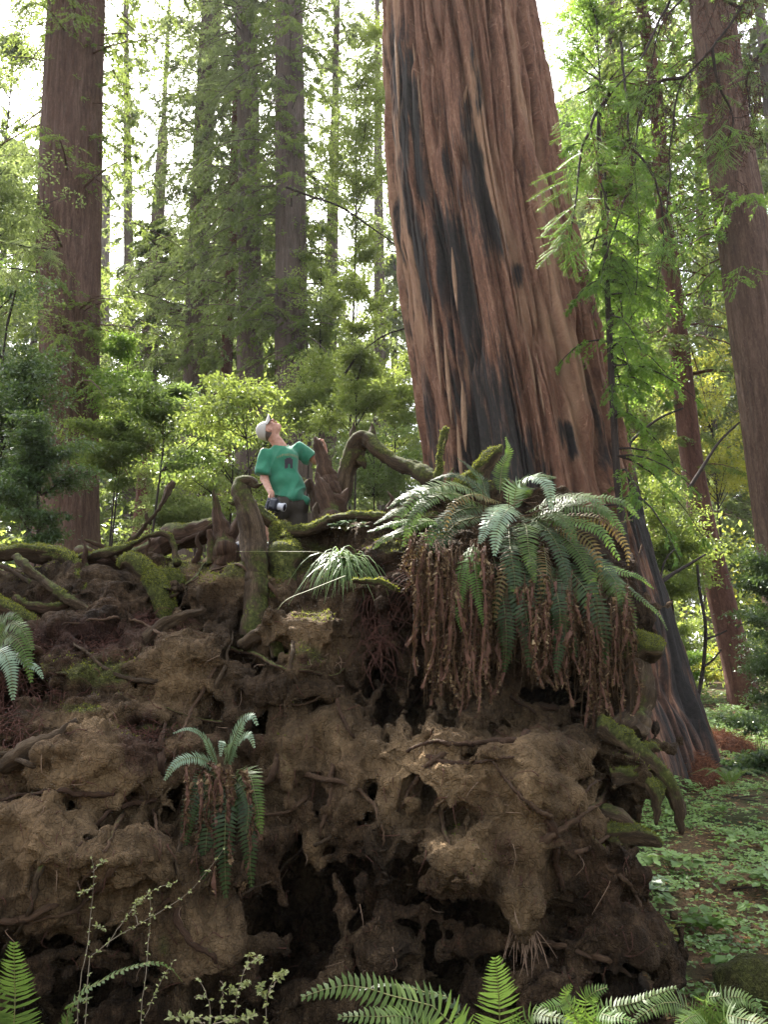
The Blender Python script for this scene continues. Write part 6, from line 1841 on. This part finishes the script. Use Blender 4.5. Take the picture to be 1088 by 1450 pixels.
b.capsule(RS + np.array([.03, 0, -.05]), LS + np.array([-.02, 0, -.03]), .045, .045, .03)
b.chain([J(399, 640, .04), J(402, 665, .03), J(407, 692, .02), J(413, 716, .02)], [.065, .085, .085, .10], .04)
RE, RW = J(374.5, 679, -.05), J(384.5, 699.5, -.20)
b.capsule(RS, RE, .050, .041, .02); b.capsule(RE, RW, .042, .027, .015)
LE, LW = J(447, 652, .14), J(460, 641, .06)
b.capsule(LS, LE, .050, .040, .02); b.capsule(LE, LW, .041, .027, .015)
hand(b, RW, norm(np.array([.06, -.12, -1])), (.75, -.5, 0), 1, (.55, .75, .5))
hand(b, LW, norm(np.array([.0, -.55, .85])), (-.9, -.35, .1), 1, (.35, .75, .6), sc=1.08, thumb=(.6, .6, .5))
KN, AN = J(376, 737, -.22), J(386, 768, -.20)
b.capsule(J(405, 716, 0), KN, .085, .058, .03); b.capsule(KN, J(378, 750, -.20), .056, .058, .02); b.capsule(J(378, 750, -.20), AN, .058, .036, .02)
KL, AL = J(424, 775, .0), J(427, 828, .1)
b.capsule(J(420, 718, .05), KL, .085, .058, .03); b.capsule(KL, AL, .058, .036, .02)
V, Q = b.mesh()
mS, nt, out = newmat("skin")
tc = nt.nodes.new('ShaderNodeTexCoord').outputs['Object']
cS = ramp(nt, [(.35, (.26, .125, .082)), (.6, (.37, .20, .138))], noise(nt, tc, 28, 4, .6)).outputs[0]
principled(nt, out, cS, .5, .35, None, Subsurface_Weight=.06)
part("body", person, V, Q, mS, True)

s = Vol(J(358, 618, .4) - np.array([.1, .85, .85]), J(452, 618, .4) + np.array([.1, .1, .12]), .0065)
s.capsule(RS + [.02, 0, -.035], LS + [-.01, 0, -.02], .066, .070, .06)
s.capsule(J(397, 637, .03), J(399, 650, .03), .085, .12, .05)
s.ell(J(400, 657, .035), (.170, .118, .19), .05)
s.ell(J(406, 685, .03), (.166, .12, .17), .05)
s.ell(J(411, 708, .02), (.178, .128, .12), .06)
flatcone(s, RS + np.array([.012, 0, -.02]), J(371.5, 671.5, -.04), .056, .072, .04)
flatcone(s, LS, J(441.5, 650, .13), .070, .076, .03)
pa, pb = J(388, 699.5, -.1), J(437, 712.5, -.02)
dx = norm(pb - pa); nn_ = norm(np.cross(dx, [0, 1, 0])); nn_ = nn_ if nn_[2] < 0 else -nn_
X, Yv, Zv = s.ax[0][:, None, None], s.ax[1][None, :, None], s.ax[2][None, None, :]
pl = ((X - pa[0]) * nn_[0] + (Yv - pa[1]) * nn_[1] + (Zv - pa[2]) * nn_[2]).astype(np.float32)
near = np.abs(X - (c0[0] + .01)) < .26
s.f = np.where(near, np.maximum(s.f, pl), s.f).astype(np.float32)
s.f = np.maximum(s.f, -.0 - 9)
s.capsule(H(-.02, -.03, 0), J(398.5, 631, .01), .058, .064, .01, sub=True)
V, Q = s.mesh()
N = vnormals(V, Q)
dr = (V - J(371, 640))
fold = 1 - np.abs(vnoise(np.stack([(V[:, 0] - .35 * V[:, 2]) * 11, V[:, 1] * 6, (V[:, 2] + .4 * V[:, 0]) * 4.0], -1), 51)) * 2
low = np.clip((J(400, 650)[2] - V[:, 2]) / .25, 0, 1)
f2_ = vnoise(np.stack([(V[:, 0] + .9 * V[:, 2]) * 9, V[:, 1] * 5, (V[:, 2] - .5 * V[:, 0]) * 9], -1), 53)
V = V + N * ((.010 + .022 * low) * fold + .012 * f2_)[:, None]
px, py = proj(V[:, 0], V[:, 1], V[:, 2])
fr = N[:, 1] < -.1
arc = 643.5 + ((px - 407) / 14) ** 2 * 4
tan_ = (np.abs(py - arc) < 1.7) & (np.abs(px - 407) < 15) & (np.sin(px * 2.6) > -.55) & fr
dk = (np.abs(px - 409) < 5.6) & (np.abs(py - 655.5) < 7.6) & fr & ~((np.abs(px - 409.5) < 1.2) & (py > 657)) & ~((np.abs(px - 409) > 3.6) & (py < 650))
mT, nt, out = newmat("green_cotton")
tc = nt.nodes.new('ShaderNodeTexCoord').outputs['Object']
g_ = ramp(nt, [(.3, (.020, .115, .066)), (.7, (.038, .17, .098))], noise(nt, tc, 9, 4, .6)).outputs[0]
g_ = mixc(nt, attr(nt, 'tan'), g_, (.16, .15, .075))
g_ = mixc(nt, attr(nt, 'dark'), g_, (.035, .028, .035))
principled(nt, out, g_, .85, .15, bump(nt, noise(nt, tc, 300, 2), .2, .002), Sheen_Weight=.15)
part("t_shirt", person, V, Q, mT, True, {'tan': tan_ * .7, 'dark': dk * 1.0})

h = Vol(J(362, 695, .4) - np.array([.12, 1.0, .75]), J(445, 695, .4) + np.array([.1, .1, .1]), .008)
h.ell(J(412, 716, .02), (.168, .125, .12), .04)
flatcone(h, J(404, 716, 0), J(380, 734, -.20), .10, .088, .05)
flatcone(h, J(420, 718, .05), J(424, 768, .01), .105, .095, .04)
V, Q = h.mesh(); N = vnormals(V, Q)
V = V + N * (.008 * (1 - 2 * np.abs(vnoise(V * np.array([14, 14, 7]), 7))))[:, None]
part("shorts", person, V, Q, simple("brown_cotton", (.04, .033, .025), .85, .15, .25, 14), True)

k = Vol(HC - .2, HC + .22, .0055)
k.ell(H(.035, .0, 0), (.108, .101, .087), .02, rot=M)
x, y, z = k.ax[0][:, None, None], k.ax[1][None, :, None], k.ax[2][None, None, :]
u = (x - HC[0]) * HUP[0] + (y - HC[1]) * HUP[1] + (z - HC[2]) * HUP[2]
fv = (x - HC[0]) * FN[0] + (y - HC[1]) * FN[1] + (z - HC[2]) * FN[2]
k.f = np.maximum(k.f, (.030 - .22 * (fv * -1) * -1 * 0 + .0 * fv) - u - .10 * np.clip(-fv, 0, 1)).astype(np.float32)
V, Q = k.mesh()
px, py = proj(V[:, 0], V[:, 1], V[:, 2])
MCAP = simple("cap_cloth", (.35, .335, .31), .85, .15, .12, 25)
MCAPD = simple("cap_lining", (.012, .012, .016), .8, .15)
part("cap", person, V, Q, MCAP, True)
# visor: a curved plate from the brow
def visor(off, th_):
    n1, n2 = 14, 22
    a = np.linspace(0, 1, n1)[:, None]; t = np.linspace(-1, 1, n2)[None]
    l = t * .082
    f_ = .070 + a * (.098 * np.sqrt(np.clip(1 - (t * .92) ** 2, 0, 1)) + .012) - .02 * (t ** 2)
    u_ = .050 - .030 * a - .034 * t ** 2 + off
    P = HC + u_[..., None] * HUP + (f_ + 0 * t)[..., None] * FN + (l + 0 * a)[..., None] * LAT
    i = np.arange(n1 - 1)[:, None] * n2 + np.arange(n2 - 1)[None]
    F = np.stack([i, i + 1, i + n2 + 1, i + n2], -1).reshape(-1, 4)
    V = P.reshape(-1, 3); V2 = V + HUP * th_
    m = len(V)
    ring = np.concatenate([np.arange(n2), np.arange(1, n1) * n2 + n2 - 1, (n1 - 1) * n2 + np.arange(n2 - 2, -1, -1), np.arange(n1 - 2, 0, -1) * n2])
    r2 = np.roll(ring, -1)
    return np.vstack([V, V2]), [np.concatenate([F[:, ::-1], F + m, np.stack([ring, r2, r2 + m, ring + m], -1)])]
V, F = visor(0.0, .004); capv = part("visor", person, V, F, MCAP, True)
V, F = visor(-.0045, .004); part("visor_lining", person, V, F, MCAPD, True)
# hair below the cap at the nape
k = Vol(HC - .17, HC + .17, .006)
k.ell(H(.012, -.022, 0), (.088, .078, .081), .01, rot=M)
x, y, z = k.ax[0][:, None, None], k.ax[1][None, :, None], k.ax[2][None, None, :]
fv = (x - HC[0]) * FN[0] + (y - HC[1]) * FN[1] + (z - HC[2]) * FN[2]
k.f = np.maximum(k.f, fv + .012).astype(np.float32)
V, Q = k.mesh()
part("hair", person, V, Q, simple("grey_brown_hair", (.07, .05, .04), .7, .3, .4, 60), True)
for l in (-.032, .032):
    e = Vol(H(.012, .082, l) - .03, H(.012, .082, l) + .03, .004)
    e.ell(H(.012, .082, l), (.012, .012, .012), .002)
    V, Q = e.mesh(); part("eye", person, V, Q, simple("eye", (.25, .22, .2), .2, .5), True)


def shoe(a, d):
    a = np.array(a, float); d = norm(np.array(d, float)); sd = norm(np.cross(d, [0, 0, 1.]))
    R = [list(d), list(sd), [0, 0, 1.]]
    v = Vol(a - .26, a + .26, .008)
    v.ell(a + d * .06 + [0, 0, -.045], (.135, .047, .040), .02, rot=R)
    v.ell(a + [0, 0, -.02], (.055, .045, .05), .03, rot=R)
    zz = v.ax[2][None, None, :]
    v.f = np.maximum(v.f, (a[2] - .066) - zz).astype(np.float32)
    V, Q = v.mesh()
    so_ = Vol(a - .26, a + .26, .008)
    so_.ell(a + d * .06 + [0, 0, -.070], (.142, .051, .03), .01, rot=R)
    zz = so_.ax[2][None, None, :]
    so_.f = np.maximum(so_.f, np.maximum((a[2] - .088) - zz, zz - (a[2] - .064))).astype(np.float32)
    V2, Q2 = so_.mesh()
    return (V, Q), (V2, Q2)
SH1, SH2 = simple("shoe_cloth", (.16, .15, .15), .7, .2, .2, 30), simple("shoe_sole", (.3, .28, .26), .7, .2)
for a, d in ((AN, (.45, -.85, 0)), (AL, (.3, -.9, 0))):
    (V, Q), (V2, Q2) = shoe(a, d)
    o = part("shoe", person, V, Q, SH1, True)
    part("sole", person, V2, Q2, SH2, True, parent=o)
    o2 = o.children[0]; o2.location = (0, 0, 0)

# the camera in his right hand
cc = J(387.0, 715.5, -.27)
cx_ = norm(np.array([.93, -.28, -.24])); cz_ = norm(np.array([.24, .0, .97])); cz_ = norm(cz_ - cx_ * cz_.dot(cx_)); cy_ = np.cross(cz_, cx_)
camt = thing("camera", "black camera with a pale grey lens held low in the man's hand", "camera", cc)
RM = [list(cx_), list(cy_), list(cz_)]
def rbox(v, c, hx, hy, hz, r, k=.004):
    g = v.box(c - .2, c + .2)
    sl, x, y, z = g
    X = np.abs((x - c[0]) * cx_[0] + (y - c[1]) * cx_[1] + (z - c[2]) * cx_[2]) - hx + r
    Y = np.abs((x - c[0]) * cy_[0] + (y - c[1]) * cy_[1] + (z - c[2]) * cy_[2]) - hy + r
    Z = np.abs((x - c[0]) * cz_[0] + (y - c[1]) * cz_[1] + (z - c[2]) * cz_[2]) - hz + r
    q = np.sqrt(np.maximum(X, 0) ** 2 + np.maximum(Y, 0) ** 2 + np.maximum(Z, 0) ** 2) + np.minimum(np.maximum(X, np.maximum(Y, Z)), 0) - r
    v.f[sl] = v.smin(v.f[sl], q, k)
v = Vol(cc - .15, cc + .15, .005)
rbox(v, cc, .056, .062, .056, .012)
rbox(v, cc + cz_ * .060, .028, .024, .016, .008, .012)
rbox(v, cc + cy_ * -.055 + cx_ * .018, .03, .018, .044, .012, .01)
V, Q = v.mesh(); MB = simple("camera_black", (.012, .013, .02), .45, .4)
part("body", camt, V, Q, MB, True)
def cyl(p, d, L, R, ns=24):
    P = np.array([p + d * t for t in np.linspace(0, L, len(R))])
    return tube(P, R, ns)
V, F, _ = cyl(cc + cx_ * .05, cx_, .055, [.034, .036, .036, .033, .036, .037, .037]); part("lens", camt, V, F, simple("lens_grey", (.50, .50, .53), .4, .4), True)
V, F, _ = cyl(cc + cx_ * .1055, cx_, .018, [.041, .043, .044, .044]); part("lens_hood", camt, V, F, simple("hood_grey", (.42, .42, .45), .5, .3), True)
V, F, _ = cyl(cc + cx_ * .1225, cx_, .002, [.034, .034]); part("front_glass", camt, V, F, simple("lens_glass", (.01, .01, .02), .05, .6), True)
for q in (-1, 1):
    V, F, _ = tube(spline([cc + cy_ * .068 * q + cz_ * .03, cc + cy_ * .075 * q + cz_ * .01 + cx_ * -.03, cc + cy_ * .05 * q - cz_ * .09 + cx_ * -.03, cc - cz_ * .15 + cx_ * -.02], 14), np.full(14, .005), 5)
    part("strap", camt, V, F, MB, True)

# dark rounded bundle behind the tall root
bc_ = at(344, 775, 8.25)
v = Vol(bc_ - .3, bc_ + .3, .012)
v.ell(bc_, (.10, .10, .062), .04, noise=.012, seed=8)
v.ell(bc_ + [.05, -.02, -.05], (.07, .08, .06), .03)
V, Q = v.mesh(); N = vnormals(V, Q)
V = V + N * (.005 * (1 - 2 * np.abs(vnoise(V * 22, 4))))[:, None]
ob = link("cloth_bundle", mesh_np("cloth_bundle", V, Q, simple("navy_cloth", (.022, .028, .05), .7, .25, .2, 20), True))
tag(ob, "rounded dark blue grey bundle tucked behind the tall hooked root", "bundle")

# ================================================================ air
hz = bpy.data.meshes.new("haze")
x0, x1, y0, y1, z0, z1 = -75, 75, -6, 112, -3.5, 60
hv = [(x, y, z) for x in (x0, x1) for y in (y0, y1) for z in (z0, z1)]
hf = [(0, 1, 3, 2), (4, 6, 7, 5), (0, 4, 5, 1), (2, 3, 7, 6), (0, 2, 6, 4), (1, 5, 7, 3)]
hz.from_pydata(hv, [], hf)
m, nt, out = newmat("haze_air")
pv = nt.nodes.new('ShaderNodeVolumePrincipled')
pv.inputs['Color'].default_value = (.93, .95, .97, 1)
pv.inputs['Density'].default_value = 0.00025
pv.inputs['Anisotropy'].default_value = 0.35
nt.links.new(pv.outputs[0], out.inputs['Volume'])
hz.materials.append(m)
tag(link("haze", hz), kind="stuff")
SC.cycles.volume_bounces = 1

for o in SC.objects:
    if o.parent is not None and o.name.split('.')[0] in ('rootlet_mat', 'matted_stalks', 'moss_mat', 'moss'):
        o["kind"] = "stuff"
